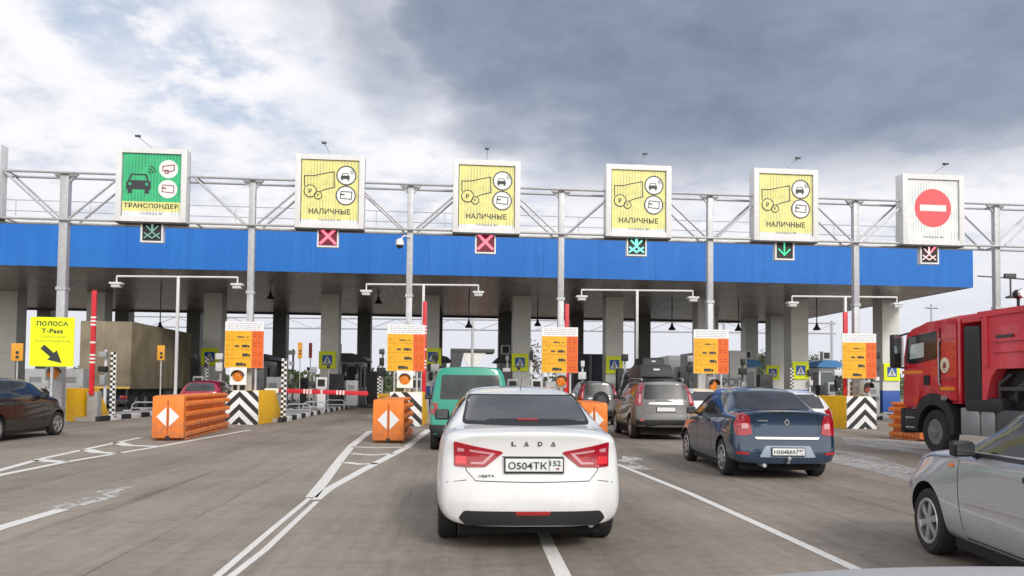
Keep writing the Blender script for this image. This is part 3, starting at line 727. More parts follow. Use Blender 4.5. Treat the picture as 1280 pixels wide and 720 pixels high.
b = MB().use(grey_box); b.box(-.45, -.02, -.2, .2, .14, 1.1, bev=.02); b.use(white_paint); b.box(-.45, .1, -.14, -.06, p.z - .1, p.z + .08, bev=.01); b.build('cabinet', s)
L = (p2 - p).length; b = arm_mesh(L); bmesh.ops.transform(b.b, matrix=Matrix.Translation((.0, 0, p.z)) @ Matrix.Rotation(math.atan2(p2.y - p.y, p2.x - p.x), 4, 'Z') @ Matrix.Rotation(R(91.2), 4, 'Y'), verts=b.b.verts); b.build('boom', s)

# ----------------------------------------------------------------- twin lamp posts
def twin_lamp(pxp, px0, px1, py, label, D=39.5):
    D = D / (1 - 9.7e-5 * (pxp - 640)) * .99
    a, c, p = atD(px0, py - .6, D), atD(px1, py + .6, D), colx(pxp, D); z = (a.z + c.z) / 2
    s = thing('twin_lamp_post', label, 'lamp post', p, 0, 'twin armed lamp posts before the canopy'); la, lc = a - p, c - p
    b = MB().use(white_metal); b.box(-.062, .062, -.062, .062, .1, z, bev=.01); b.build('pole', s)
    b = MB().use(white_metal); b.tube([(la.x, la.y, z), (lc.x, lc.y, z)], .048, 8); b.build('crossbar', s)
    for l in (la, lc):
        b = MB().use(white_metal); b.tube([(l.x, l.y, z + .02), (l.x, l.y, z - .3)], .035, 8); b.box(l.x - .28, l.x + .28, l.y - .2, l.y + .2, z - .40, z - .3, bev=.02)
        b.use(mat('lamp_diffuser', (.6, .6, .6), .3)); b.box(l.x - .2, l.x + .2, l.y - .16, l.y + .16, z - .55, z - .402, bev=.02); b.build('lamp_head', s)
twin_lamp(220, 146, 297, 346, 'twin lamp post left of the first tariff board')
twin_lamp(528, 458, 598, 356, 'twin lamp post above the green van')
twin_lamp(796, 727, 866, 363, 'twin lamp post above the grey off roader')
twin_lamp(1057, 990, 1121, 371, 'twin lamp post left of the red lorry')

# ----------------------------------------------------------------- orange barriers
def orange_barrier(p0, p1, wd, h, label, n=None, frontd=1.0):
    d = (p1 - p0); L = d.length; rz = math.atan2(d.y, d.x) - math.pi / 2
    s = thing('plastic_barrier', label, 'barrier', (p0.x, p0.y, 0), rz, 'orange plastic barriers')
    x = wd / 2; b = MB().use(orange_pl)
    n = n or max(1, round(L / 1.25)); ml = L / n
    core = .70
    for k in range(n):
        y0, y1 = k * ml + (.01 if k else 0), (k + 1) * ml - .01
        if k == 0:   # end cap with the reflector, full width and rounded
            b.hexa([(-x, y0, .06), (x, y0, .06), (x, y0 + .3, .06), (-x, y0 + .3, .06), (-x * .97, y0, h - .02), (x * .97, y0, h - .02), (x * .95, y0 + .3, h), (-x * .95, y0 + .3, h)], None, .05)
            y0 += .25
        b.hexa([(-x * core, y0, .04), (x * core, y0, .04), (x * core, y1, .04), (-x * core, y1, .04), (-x * core * .86, y0, h - .03), (x * core * .86, y0, h - .03), (x * core * .86, y1, h - .03), (-x * core * .86, y1, h - .03)], None, .03)
        for j in range(4):
            zc = h * (.14 + .225 * j)
            for sx in (-1, 1):
                nb = 3; bl = (y1 - y0) / nb
                for q in range(nb):
                    ya, yb = y0 + q * bl + .02, y0 + (q + 1) * bl - .02
                    X0, X1 = sx * x * core * .8, sx * x * 1.03; lo, hi = min(X0, X1), max(X0, X1)
                    b.hexa([(lo, ya, zc - (.03 if sx > 0 else .07)), (hi, ya, zc - (.07 if sx > 0 else .03)), (hi, yb, zc - (.07 if sx > 0 else .03)), (lo, yb, zc - (.03 if sx > 0 else .07)),
                            (lo, ya, zc + .09), (hi, ya, zc + .035), (hi, yb, zc + .035), (lo, yb, zc + .09)] if sx > 0 else
                           [(lo, ya, zc - .07), (hi, ya, zc - .03), (hi, yb, zc - .03), (lo, yb, zc - .07), (lo, ya, zc + .035), (hi, ya, zc + .09), (hi, yb, zc + .09), (lo, yb, zc + .035)], None, .015)
        b.box(-x * .86, x * .86, y0, y1, h - .09, h, bev=.04)
        b.box(-x * .98, x * .98, y0 + .02, y1 - .02, .0, .07, bev=.02)
    b.build('body', s, sharp=50)
    b = MB().use(plate_white); c = h * .53
    for sx in (-1, 1): flat(b, [(sx * .035, c - .25), (sx * .28, c), (sx * .035, c + .25)], -.012, .014)
    b.build('reflector', s)
    b = MB().use(mat('slot_orange', (.45, .09, .015), .6)); b.box(-.018, .018, -.008, .004, .1, h - .12); b.use(black); b.box(-.05, .05, -.012, .0, .02, .12); b.build('joint_slot', s)
    return s
orange_barrier(gnd(209, 551), gnd(271, 535), .80, 1.17, 'long orange plastic barrier beside the white gore lines at left')
orange_barrier(gnd(485, 554), gnd(499, 543), .82, 1.13, 'short orange plastic barrier in the centre gore')
orange_barrier(colx(743, 22.6), colx(728, 26.0), .80, 1.05, 'orange plastic barrier half hidden behind the white saloon')
orange_barrier(colx(1166, 22.9), colx(1126, 24.8), .80, 1.12, 'orange plastic barrier partly behind the red lorry')
# ================================================================= CARS
def pchip(xk, yk, x):
    xk = np.array(xk, float); yk = np.array(yk, float); x = np.clip(np.array(x, float), xk[0], xk[-1])
    h = np.diff(xk); dl = np.diff(yk) / h; n = len(xk); d = np.zeros(n)
    for i in range(1, n - 1):
        if dl[i - 1] * dl[i] > 0:
            w1, w2 = 2 * h[i] + h[i - 1], h[i] + 2 * h[i - 1]; d[i] = (w1 + w2) / (w1 / dl[i - 1] + w2 / dl[i])
    d[0], d[-1] = dl[0], dl[-1]
    i = np.clip(np.searchsorted(xk, x) - 1, 0, n - 2); tt = (x - xk[i]) / h[i]
    return yk[i] * (2 * tt**3 - 3 * tt**2 + 1) + h[i] * d[i] * (tt**3 - 2 * tt**2 + tt) + yk[i + 1] * (-2 * tt**3 + 3 * tt**2) + h[i] * d[i + 1] * (tt**3 - tt**2)
def sstep(v): v = max(0.0, min(1.0, v)); return v * v * (3 - 2 * v)
class Shell: pass
def make_shell(sp, lvl=2):
    L, W = sp['L'], sp['W'] / 2; ys = sp['y']; N = max(24, int(L / (.11 if lvl > 1 else .16)))
    S = sorted(set(list(np.linspace(0, L, N))))
    tab = {k: pchip(ys, sp[k], S) for k in ('zt', 'wt', 'zs', 'ws', 'wm', 'zb')}
    bm = bmesh.new(); rings = []
    for i, y in enumerate(S):
        zt, wt, zs, wsd, wm, zb = (float(tab[k][i]) for k in ('zt', 'wt', 'zs', 'ws', 'wm', 'zb')); zm = sp.get('zm', .62)
        g = zt - zs
        half = [(0, zb), (wm * .5, zb), (wm - .10, zb), (wm - .02, zb + .10), (wm, zm - .12), (wm, zm + .06), (wsd + .012, zs - .07), (wsd - .012, zs + min(.02, g * .2)),
                (wsd + (wt - wsd) * .5 + .018, zs + g * .52), (wt, zt - min(.05, g * .25)), (wt - .09, zt - .008), (wt * .45, zt + .012), (0, zt + .018)]
        Rr = [bm.verts.new((x, y, z)) for x, z in half]
        Lr = [bm.verts.new((-x, y, z)) if x else Rr[k] for k, (x, z) in enumerate(half)]
        rings.append((Rr, Lr))
    n = len(rings[0][0])
    for (a, al), (c, cl) in zip(rings, rings[1:]):
        for k in range(n - 1):
            bm.faces.new([a[k], a[k + 1], c[k + 1], c[k]]); bm.faces.new([al[k], cl[k], cl[k + 1], al[k + 1]])
    K = 5
    for (Rr, Lr), flip in ((rings[0], 1), (rings[-1], 0)):
        rows = []
        for k in range(n):
            if Rr[k] is Lr[k]: rows.append([Rr[k]])
            else: rows.append([Lr[k]] + [bm.verts.new(Lr[k].co.lerp(Rr[k].co, j / (K + 1))) for j in range(1, K + 1)] + [Rr[k]])
        for r0, r1 in zip(rows, rows[1:]):
            if len(r0) == 1:
                for j in range(len(r1) - 1): bm.faces.new([r0[0], r1[j], r1[j + 1]])
            elif len(r1) == 1:
                for j in range(len(r0) - 1): bm.faces.new([r0[j], r1[0], r0[j + 1]])
            else:
                for j in range(len(r0) - 1): bm.faces.new([r0[j], r1[j], r1[j + 1], r0[j + 1]])
    for v in bm.verts:
        x, y, z = v.co; a = abs(x) / W
        wr = 1 - sstep(y / sp.get('rl', .6)); wf = 1 - sstep((L - y) / sp.get('fl', .7))
        ir = float(pchip(*zip(*sp['rp']), [z])[0]) + sp.get('rc', .16) * a ** 4
        fi = float(pchip(*zip(*sp['fp']), [z])[0]) + sp.get('fc', .26) * a ** 3
        v.co.y = y + wr * ir - wf * fi
    bmesh.ops.recalc_face_normals(bm, faces=bm.faces)
    me = bpy.data.meshes.new('shell'); bm.to_mesh(me); bm.free()
    o = bpy.data.objects.new('shell_tmp', me); C.objects.link(o)
    md = o.modifiers.new('s', 'SUBSURF'); md.levels = md.render_levels = lvl if lvl < 2 else 2
    me2 = bpy.data.meshes.new_from_object(o.evaluated_get(bpy.context.evaluated_depsgraph_get()))
    bpy.data.objects.remove(o); return me2
def cut_arches(me, sp, paintm):
    me.materials.clear(); me.materials.append(paintm)
    o = bpy.data.objects.new('cut_tmp', me); C.objects.link(o); cs = []
    for y in sp['axles']:
        for sx in (-1, 1):
            b = MB().use(well); r = sp['R'] + .055; xs = sorted((sx * .50, sx * 1.3))
            b.lathe([(r, xs[0]), (r, xs[1])], (0, y, sp['R'] + .01), 'x', 40, False)
            c = b.build('cutter_tmp', sharp=0); cs.append(c); md = o.modifiers.new('b', 'BOOLEAN'); md.operation = 'DIFFERENCE'; md.object = c; md.solver = 'EXACT'; md.material_mode = 'TRANSFER'
    me2 = bpy.data.meshes.new_from_object(o.evaluated_get(bpy.context.evaluated_depsgraph_get()))
    bpy.data.objects.remove(o)
    for c in cs: bpy.data.objects.remove(c)
    if len(me2.polygons) < 500: me2 = me
    for p in me2.polygons: p.use_smooth = True
    me2.set_sharp_from_angle(angle=R(38)); return me2
def rounded(pts, r, n=4):
    res = []
    for i in range(len(pts)):
        a, b, c = Vector(pts[i - 1]), Vector(pts[i]), Vector(pts[(i + 1) % len(pts)])
        d1, d2 = (a - b), (c - b); k = min(r, d1.length * .45, d2.length * .45); p0, p1 = b + d1.normalized() * k, b + d2.normalized() * k
        for j in range(n + 1): u = j / n; res.append(tuple(p0 * (1 - u) ** 2 + b * 2 * u * (1 - u) + p1 * u * u))
    return res
DIRS = {'rear': (lambda a, b: (a, -4, b), (0, 1, 0)), 'front': (lambda a, b: (a, 12, b), (0, -1, 0)), 'left': (lambda a, b: (-4, a, b), (1, 0, 0)), 'right': (lambda a, b: (4, a, b), (-1, 0, 0)), 'top': (lambda a, b: (a, b, 5), (0, 0, -1))}
def patch(mb, bvh, axis, pts, off=.006, step=.06, skirt=.02):
    org, dr = DIRS[axis]; dr = Vector(dr)
    bm = bmesh.new(); f = bm.faces.new([bm.verts.new((p[0], p[1], 0)) for p in pts]); bmesh.ops.triangulate(bm, faces=[f])
    for ax in (0, 1):
        lo, hi = min(p[ax] for p in pts), max(p[ax] for p in pts); v = lo + step
        while v < hi - 1e-4:
            co = [0, 0, 0]; co[ax] = v; no = [0, 0, 0]; no[ax] = 1
            bmesh.ops.bisect_plane(bm, geom=bm.verts[:] + bm.edges[:] + bm.faces[:], plane_co=co, plane_no=no); v += step
    mp = {}; lowm = {}
    bm.verts.ensure_lookup_table()
    for v in bm.verts:
        o = Vector(org(v.co.x, v.co.y)); hit = bvh.ray_cast(o, dr)
        if hit[0] is None: q = bvh.find_nearest(o + dr * 4); loc, nn = q[0], q[1]
        else: loc, nn = hit[0], hit[1]
        if nn.dot(dr) > 0: nn = -nn
        mp[v.index] = mb.b.verts.new(loc + nn * off); lowm[v.index] = (loc, nn)
    for f in bm.faces:
        q = mb._f([mp[v.index] for v in f.verts])
        if q: q.smooth = True
    if skirt:
        lv = {}
        for e_ in bm.edges:
            if len(e_.link_faces) == 1:
                a, c = e_.verts[0].index, e_.verts[1].index
                for k in (a, c):
                    if k not in lv: lv[k] = mb.b.verts.new(lowm[k][0] - lowm[k][1] * skirt)
                mb._f([mp[a], mp[c], lv[c], lv[a]])
    bm.free()
def line_pts(pts, wd):
    L_, R_ = [], []
    for i, p in enumerate(pts):
        a, c = Vector(pts[max(i - 1, 0)]), Vector(pts[min(i + 1, len(pts) - 1)]); d = (c - a).normalized(); nn = Vector((-d.y, d.x)) * wd / 2; p = Vector(p)
        L_.append(tuple(p + nn)); R_.append(tuple(p - nn))
    return L_ + R_[::-1]
_wc = {}
def wheel(parent, x, y, Rw, wd, style, mm=None):
    key = (Rw, wd, style)
    if key not in _wc:
        b = MB().use(rubber); h = wd / 2; rr = Rw * .66
        b.lathe([(rr, -h * .9), (rr + .03, -h), (Rw - .03, -h * 1.0), (Rw - .006, -h * .78), (Rw, -h * .5), (Rw, h * .5), (Rw - .006, h * .78), (Rw - .03, h), (rr + .03, h), (rr, h * .9)], (0, 0, 0), 'x', 44, caps=False)
        t_ = b.build('tyre', None); 
        b = MB().use(black); b.lathe([(rr - .001, h * .2), (rr - .002, h * .35)], (0, 0, 0), 'x', 36)
        b.use(mm or alloy); b.lathe([(rr + .012, h * .92), (rr + .004, h * 1.0), (rr - .02, h * .93), (rr - .025, h * .4)], (0, 0, 0), 'x', 44, caps=False)
        if style == 'cap':      # hubcap with slots
            b.lathe([(rr - .02, h * .86), (rr * .5, h * .98), (.02, h * 1.02)], (0, 0, 0), 'x', 36)
            b.use(black)
            for k in range(9):
                a = 2 * math.pi * k / 9; d = Vector((0, math.cos(a), math.sin(a))); e2 = Vector((0, -d.z, d.y))
                b.hexa([tuple(Vector((xx, 0, 0)) + d * rad + e2 * ww) for xx in (h * .9, h * 1.0) for rad, ww in ((rr * .55, -.012), (rr * .55, .012), (rr * .82, .022), (rr * .82, -.022))])
        else:
            n = {'six': 6, 'five': 5, 'ten': 10}[style]; ww = {6: .034, 5: .04, 10: .018}[n]
            b.lathe([(.055, h * .5), (.06, h * .85), (.02, h * .9)], (0, 0, 0), 'x', 20)
            for k in range(n):
                a = 2 * math.pi * k / n + .3; d = Vector((0, math.cos(a), math.sin(a))); e2 = Vector((0, -d.z, d.y))
                b.hexa([tuple(Vector((xx, 0, 0)) + d * rad + e2 * w_) for (xx0, xx1) in ((h * .45, h * .86),) for xx in (xx0, xx1) for rad, w_ in ((.03, -ww * .8), (.03, ww * .8), (rr - .01, ww), (rr - .01, -ww))], None, .006)
        r_ = b.build('rim', None)
        _wc[key] = (t_.data, r_.data); bpy.data.objects.remove(t_); bpy.data.objects.remove(r_)
    e_ = bpy.data.objects.new('wheel', _wc[key][0]); C.objects.link(e_); e_.parent = parent; e_.location = (x, y, Rw); e_.rotation_euler = (random.uniform(0, 0), 0, 0 if x > 0 else math.pi)
    r = bpy.data.objects.new('rim', _wc[key][1]); C.objects.link(r); r.parent = e_; return e_
def mirror_part(parent, sx, y, z, x, mm):
    b = MB().use(mm); b.hexa([(sx * (x + a), y + c, z + d) for d in (0, .13) for a, c in ((.02, -.02), (.20, -.05), (.20, .05), (.02, .08))], None, .035); b.use(dark_plastic); b.tube([(sx * (x - .06), y + .03, z - .02), (sx * (x + .06), y + .01, z + .04)], .022, 6); o = b.build('mirror', parent)
    b = MB().use(mat('dim_mirror', (.12, .13, .14), .12, .6)); b.poly([(sx * (x + .04), y - .058, z + .02), (sx * (x + .18), y - .062, z + .02), (sx * (x + .18), y - .062, z + .11), (sx * (x + .04), y - .058, z + .11)]); b.build('mirror_glass', o, sharp=0)
def plate_part(parent, bvh, axis, z, text, x=0.0, w_=.52, h=.112, tilt=0, region=None):
    hit = bvh.ray_cast(Vector((x, -4, z)), Vector((0, 1, 0)))[0] if axis == 'rear' else bvh.ray_cast(Vector((x, 12, z)), Vector((0, -1, 0)))[0]
    y = hit.y - .03
    b = MB().use(black); b.box(x - w_ / 2 - .012, x + w_ / 2 + .012, y, y + .05, z - h / 2 - .018, z + h / 2 + .012)
    b.use(plate_white); b.box(x - w_ / 2, x + w_ / 2, y - .004, y + .004, z - h / 2, z + h / 2)
    o = b.build('number_plate', parent)
    if text:
        b = MB().use(sign_black); put_text(b, text, x - w_ * .115, y - .007, z - .005, w_ * .68, h * .58, .012, 1.0)
        put_text(b, region or '152', x + w_ * .37, y - .007, z + h * .14, w_ * .19, h * .42, .01)
        stroke(b, [(x + w_ * .26, z - h * .45), (x + w_ * .26, z + h * .45)], .005, y - .008); 
        b.use(mat('plate_flag', (.3, .1, .2), .5)); flat(b, [(x + w_ * .38, z - h * .36), (x + w_ * .44, z - h * .36), (x + w_ * .44, z - h * .22), (x + w_ * .38, z - h * .22)], y - .007)
        b.build('plate_lettering', o)
def build_car(name, label, cat, loc, rz, sp, pm, lvl=2, group=None):
    s = thing(name, label, cat, loc, rz, group)
    me = make_shell(sp, lvl); bm = bmesh.new(); bm.from_mesh(me); bvh = BVHTree.FromBMesh(bm); bm.free()
    me = cut_arches(me, sp, pm); o = bpy.data.objects.new('body', me); C.objects.link(o); o.parent = s
    x0 = sp['W'] / 2
    for y in sp['axles']:
        for sx in (-1, 1): wheel(s, sx * (x0 - .115), y, sp['R'], sp.get('tw', .2), sp.get('rim', 'cap'))
    for nm, mm, items in sp['parts']:
        for it in items:            # every item is a part of its own
            b = MB().use(mm)
            for axis, pts, *o_ in (it if isinstance(it, list) else [it]):
                patch(b, bvh, axis, pts, *(o_ or []), step=sp.get('step', .07))
            b.build(nm, s, sharp=50, recalc=False)
    if 'gaps' in sp:
        for axis, pts, wd in sp['gaps']:
            b = MB().use(black); patch(b, bvh, axis, line_pts(pts, wd), .0015, .08, 0); b.build('panel_gap', s, sharp=0, recalc=False)
    if 'mirror' in sp: y, z, x = sp['mirror'][:3]; [mirror_part(s, sx, y, z, x, sp['mirror'][3] if len(sp['mirror']) > 3 else dark_plastic) for sx in (-1, 1)]
    b = MB().use(well); b.box(-.66, .66, .32, sp['L'] - .45, .15, .32)
    if len(sp['axles']) > 1: b.box(-sp['W'] / 2 + .08, sp['W'] / 2 - .08, sp['axles'][0] + .42, sp['axles'][1] - .42, .151, .31)  # underbody widened between the axles to block light under the car
    b.build('underbody_light_block', s)
    return s, bvh
def both(axis, pts): return [(axis, pts), (axis, [(-a, c) for a, c in pts])]
def sides(pts): return [('left', pts), ('right', pts)]

# ---- white saloon
saloon = dict(L=4.41, W=1.764, R=.318, axles=(.93, 3.565), rim='cap', step=.06,
  y=[0, .15, .45, .66, .95, 1.35, 1.75, 2.2, 2.65, 3.0, 3.40, 3.75, 4.1, 4.3, 4.41],
  zt=[1.075, 1.105, 1.12, 1.135, 1.27, 1.42, 1.475, 1.485, 1.45, 1.27, 1.02, .97, .87, .78, .70],
  wt=[.64, .68, .69, .685, .635, .585, .58, .58, .575, .61, .70, .70, .64, .58, .50],
  zs=[.95, .98, 1.0, 1.0, .99, .975, .96, .945, .93, .92, .915, .88, .78, .70, .62],
  ws=[.79, .82, .84, .85, .855, .858, .858, .856, .852, .846, .84, .82, .77, .72, .66],
  wm=[.82, .85, .875, .882, .882, .88, .872, .87, .87, .875, .88, .88, .86, .82, .75],
  zb=[.26, .25, .24, .22, .20, .19, .18, .18, .18, .18, .19, .20, .22, .24, .27],
  rp=[(.2, .05), (.27, .02), (.34, .0), (.50, .0), (.60, .0), (.66, .02), (.70, .06), (.85, .075), (1.0, .06), (1.06, .045), (1.12, .06)],
  fp=[(.2, .12), (.4, .0), (.6, .02), (.8, .14), (1.0, .3)], rc=.20, fc=.30, rl=.62)
def tail_saloon(m_):   # swept lamp with an inner point
    f = lambda pts: [(m_ * a, c) for a, c in pts]
    return f([(.715, 1.0), (.55, .965), (.29, .918), (.27, .905), (.43, .778), (.60, .772), (.71, .778)])
saloon['parts'] = [
  ('rear_window', mat('dusty_rear_glass', (.085, .087, .092), .16, spec=.6, var=.25, vscale=1.6), [('rear', rounded([(-.615, 1.15), (.615, 1.15), (.545, 1.39), (-.545, 1.39)], .04), .013)]),
  ('window_seal', black, [('rear', rounded([(-.645, 1.13), (.645, 1.13), (.575, 1.41), (-.575, 1.41)], .05), .005)]),
  ('windscreen', glass_dark, [('front', rounded([(-.68, 1.06), (.68, 1.06), (.56, 1.41), (-.56, 1.41)], .05))]),
  ('side_window', glass_dark, [('left', rounded([(1.08, 1.02), (1.62, 1.005), (1.70, 1.40), (1.42, 1.36), (1.2, 1.22)], .03)), ('right', rounded([(1.08, 1.02), (1.62, 1.005), (1.70, 1.40), (1.42, 1.36), (1.2, 1.22)], .03)),
     ('left', rounded([(1.68, 1.005), (3.10, .985), (2.82, 1.22), (2.55, 1.37), (1.76, 1.41)], .03)), ('right', rounded([(1.68, 1.005), (3.10, .985), (2.82, 1.22), (2.55, 1.37), (1.76, 1.41)], .03))]),
  ('tail_light', lens_red, [[('rear', rounded(tail_saloon(s_), .015), .012)] for s_ in (-1, 1)]),
  ('reverse_lens', lens_lite, [('rear', [(s_ * a, c) for a, c in ((.68, .945), (.62, .935), (.62, .91), (.68, .91))], .017) for s_ in (-1, 1)] + [[('rear', [(s_ * a, c) for a, c in pp], .017) for pp in (((.57, .93), (.34, .90), (.39, .888), (.57, .912)), ((.44, .80), (.56, .80), (.56, .818), (.45, .82)), ((.34, .90), (.44, .80), (.457, .82), (.385, .89)))] for s_ in (-1, 1)]),
  ('inner_lens', mat('bright_red_lens', (.75, .03, .04), .2, coat=1), [('rear', [(s_ * a, c) for a, c in ((.695, .87), (.60, .87), (.60, .80), (.695, .80))], .016) for s_ in (-1, 1)]),
  ('bumper_insert', dark_plastic, [('rear', rounded([(-.60, .272), (.60, .272), (.665, .33), (.62, .395), (-.62, .395), (-.665, .33)], .02), .014)]),
  ('fog_lens', mat('dull_red_lens', (.35, .02, .02), .3), [('rear', rounded([(-.15, .365), (.15, .365), (.16, .395), (-.16, .395)], .008), .018)]),
  ('headlight', lens_clear, [('front', rounded([(s_ * a, c) for a, c in ((.40, .64), (.78, .72), (.78, .80), (.42, .72))], .02)) for s_ in (-1, 1)]),
  ('grille', black, [('front', rounded([(-.38, .32), (.38, .32), (.42, .66), (-.42, .66)], .04))]),
]
saloon['gaps'] = [('rear', [(-.645, 1.10), (-.645, .9), (-.60, .74), (-.52, .655), (0, .645), (.52, .655), (.60, .74), (.645, .9), (.645, 1.10)], .008), ('rear', [(-.28, .868), (.28, .868)], .010), ('rear', [(-.86, .62), (-.60, .66)], .006), ('rear', [(.86, .62), (.60, .66)], .006),
  ('left', [(1.66, .25), (1.66, .98)], .008), ('left', [(2.62, .25), (2.62, .98)], .008), ('right', [(1.66, .25), (1.66, .98)], .008), ('left', [(1.32, .98), (1.20, .66)], .008)]
saloon['mirror'] = (2.72, 1.08, .76)
wp = mat('white_car_paint', (.74, .745, .75), .28, coat=.8, dirt=.30)
p = cw(.20, 7.0)
s, bv = build_car('saloon_car', 'white saloon car waiting straight ahead, rear towards the viewer', 'car', p, 0, saloon, wp)
white_car = s; s.scale = (.98, 1, 1.0)
plate_part(s, bv, 'rear', .80, 'О504ТК', .01, region='152')
b = MB().use(dark_plastic)
for k, (ch, x) in enumerate((('L', -.175), ('Λ', -.06), ('D', .065), ('Λ', .185))):
    hy = bv.ray_cast(Vector((x, -4, .985)), Vector((0, 1, 0)))[0].y - .006
    put_text(b, ch, x, hy, .985, .042, .038, .02)
hy = bv.ray_cast(Vector((-.06, -4, .975)), Vector((0, 1, 0)))[0].y - .006
flat(b, [(-.078, .966), (-.042, .966), (-.042, .972), (-.078, .972)], hy); flat(b, [(.167, .966), (.203, .966), (.203, .972), (.167, .972)], hy)
hy = bv.ray_cast(Vector((-.4, -4, .70)), Vector((0, 1, 0)))[0].y - .006; put_text(b, 'VESTA', -.42, hy, .70, .15, .022, .01)
b.build('badge_lettering', s)
b = MB().use(dark_plastic); b.hexa([(-.035, .60, 1.13), (.035, .60, 1.13), (.03, .72, 1.13), (-.03, .72, 1.13), (-.015, .66, 1.185), (.015, .66, 1.185), (.015, .69, 1.185), (-.015, .69, 1.185)], None, .008); b.tube([(0, 1.45, 1.45), (0, 1.30, 1.58)], .004, 5); b.build('antenna', s)
b = MB().use(mat('brake_lamp', (.4, .03, .04), .3)); b.box(-.10, .10, .60, .64, 1.175, 1.19); b.build('high_brake_light', s)
b = MB().use(steel); b.tube([(.55, .12, .26), (.55, .45, .27)], .03, 10); b.build('exhaust_pipe', s)

# ---- dark blue saloon
blue = dict(L=4.25, W=1.74, R=.315, axles=(.85, 3.48), rim='cap', step=.08,
  y=[0, .12, .40, .60, .90, 1.22, 1.6, 2.1, 2.55, 2.95, 3.30, 3.6, 3.95, 4.15, 4.25],
  zt=[1.115, 1.135, 1.13, 1.135, 1.29, 1.45, 1.50, 1.51, 1.47, 1.27, 1.05, 1.0, .92, .84, .76],
  wt=[.66, .68, .69, .69, .63, .585, .58, .58, .575, .62, .70, .70, .66, .6, .54],
  zs=[.99, 1.01, 1.02, 1.02, 1.01, .99, .98, .97, .96, .95, .94, .90, .82, .74, .66],
  ws=[.80, .82, .83, .835, .84, .845, .848, .848, .845, .84, .835, .82, .78, .73, .68],
  wm=[.82, .845, .862, .868, .87, .868, .862, .86, .86, .865, .87, .87, .86, .83, .77],
  zb=[.28, .26, .24, .22, .2, .19, .18, .18, .18, .18, .19, .2, .22, .24, .27],
  rp=[(.2, .12), (.28, .03), (.36, .0), (.50, .0), (.60, .0), (.68, .03), (.73, .06), (.95, .06), (1.05, .03), (1.12, .0), (1.2, .0)],
  fp=[(.2, .12), (.4, .0), (.6, .02), (.8, .10), (1.0, .2)], rc=.12, fc=.24)
def sw(*pts): return [rounded(list(p_), .03) for p_ in pts]
DW = sw([(1.0, 1.06), (1.50, 1.04), (1.56, 1.42), (1.32, 1.40), (1.15, 1.26)], [(1.57, 1.04), (3.0, 1.01), (2.72, 1.25), (2.45, 1.39), (1.64, 1.42)])
blue['parts'] = [
  ('rear_window', mat('smoked_rear_glass', (.030, .030, .038), .1, spec=.7, var=.3), [('rear', rounded([(-.64, 1.155), (.64, 1.155), (.545, 1.425), (-.545, 1.425)], .035))]),
  ('windscreen', glass_dark, [('front', rounded([(-.68, 1.09), (.68, 1.09), (.56, 1.42), (-.56, 1.42)], .05))]),
  ('side_window', glass_dark, sides(DW[0]) + sides(DW[1])),
  ('tail_light', lens_red, [[('rear', rounded([(s_ * a, c) for a, c in ((.86, 1.06), (.70, 1.085), (.60, 1.05), (.585, .90), (.56, .76), (.70, .725), (.86, .74))], .03), .014), (('left' if s_ < 0 else 'right'), rounded([(.10, .75), (.16, .75), (.22, .92), (.14, 1.06), (.08, 1.06)], .02), .012)] for s_ in (-1, 1)]),
  ('reverse_lens', lens_lite, [('rear', rounded([(s_ * a, c) for a, c in ((.72, .93), (.62, .93), (.61, .845), (.72, .84))], .02), .020) for s_ in (-1, 1)]),
  ('fog_reflector', mat('dull_red_lens', (.35, .02, .02), .3), [('rear', [(s_ * a, c) for a, c in ((.80, .47), (.62, .46), (.62, .42), (.80, .43))], .01) for s_ in (-1, 1)]),
  ('chrome_strip', chrome, [('rear', rounded([(-.50, .672), (.50, .672), (.53, .71), (-.53, .71)], .01), .022)]),
  ('plate_recess', mat('pale_bumper_recess', (.30, .36, .45), .4), [('rear', rounded([(-.46, .385), (.46, .385), (.36, .57), (-.36, .57)], .03), .008)]),
  ('headlight', lens_clear, [('front', rounded([(s_ * a, c) for a, c in ((.42, .68), (.78, .70), (.78, .84), (.44, .82))], .02)) for s_ in (-1, 1)]),
  ('grille', black, [('front', rounded([(-.36, .32), (.36, .32), (.38, .72), (-.38, .72)], .04))]),
  ('door_handle', dark_plastic, [('left', [(1.62, .90), (1.80, .90), (1.80, .935), (1.62, .935)], .03), ('left', [(2.62, .88), (2.80, .88), (2.80, .915), (2.62, .915)], .03)]),
]
blue['gaps'] = [('rear', [(-.53, 1.10), (-.53, .80), (-.50, .665), (.50, .665), (.53, .80), (.53, 1.10)], .008), ('rear', [(-.60, 1.105), (.60, 1.105)], .022), ('left', [(1.53, .25), (1.53, 1.0)], .01), ('left', [(2.55, .25), (2.55, 1.0)], .01), ('left', [(1.25, 1.0), (1.12, .62)], .01), ('right', [(1.53, .25), (1.53, 1.0)], .01)]
blue['mirror'] = (2.62, 1.0, .84)
bp = mat('dark_blue_paint', (.010, .038, .085), .2, .2, coat=1, dirt=.3)
p = cw(4.50, 12.85)
s, bv = build_car('saloon_car', 'dark blue saloon car with a chrome strip and tow ball', 'car', p, -R(3.6), blue, bp)
plate_part(s, bv, 'rear', .478, 'Н504МА', .0, region='197')
b = MB().use(chrome); hy = bv.ray_cast(Vector((0, -4, .95)), Vector((0, 1, 0)))[0].y - .012
stroke(b, [(0, 1.0), (-.04, .95), (0, .90), (.04, .95), (0, 1.0)], .014, hy); put_text(b, 'LOGAN', -.40, hy, .975, .17, .026, .01); b.build('badge', s)
b = MB().use(steel); b.tube([(0, .15, .30), (0, -.02, .30), (0, -.06, .36)], .02, 8); b.lathe([(.01, .34), (.03, .36), (.03, .385), (.01, .405)], (0, -.06, 0), 'z', 12); b.build('tow_ball', s)
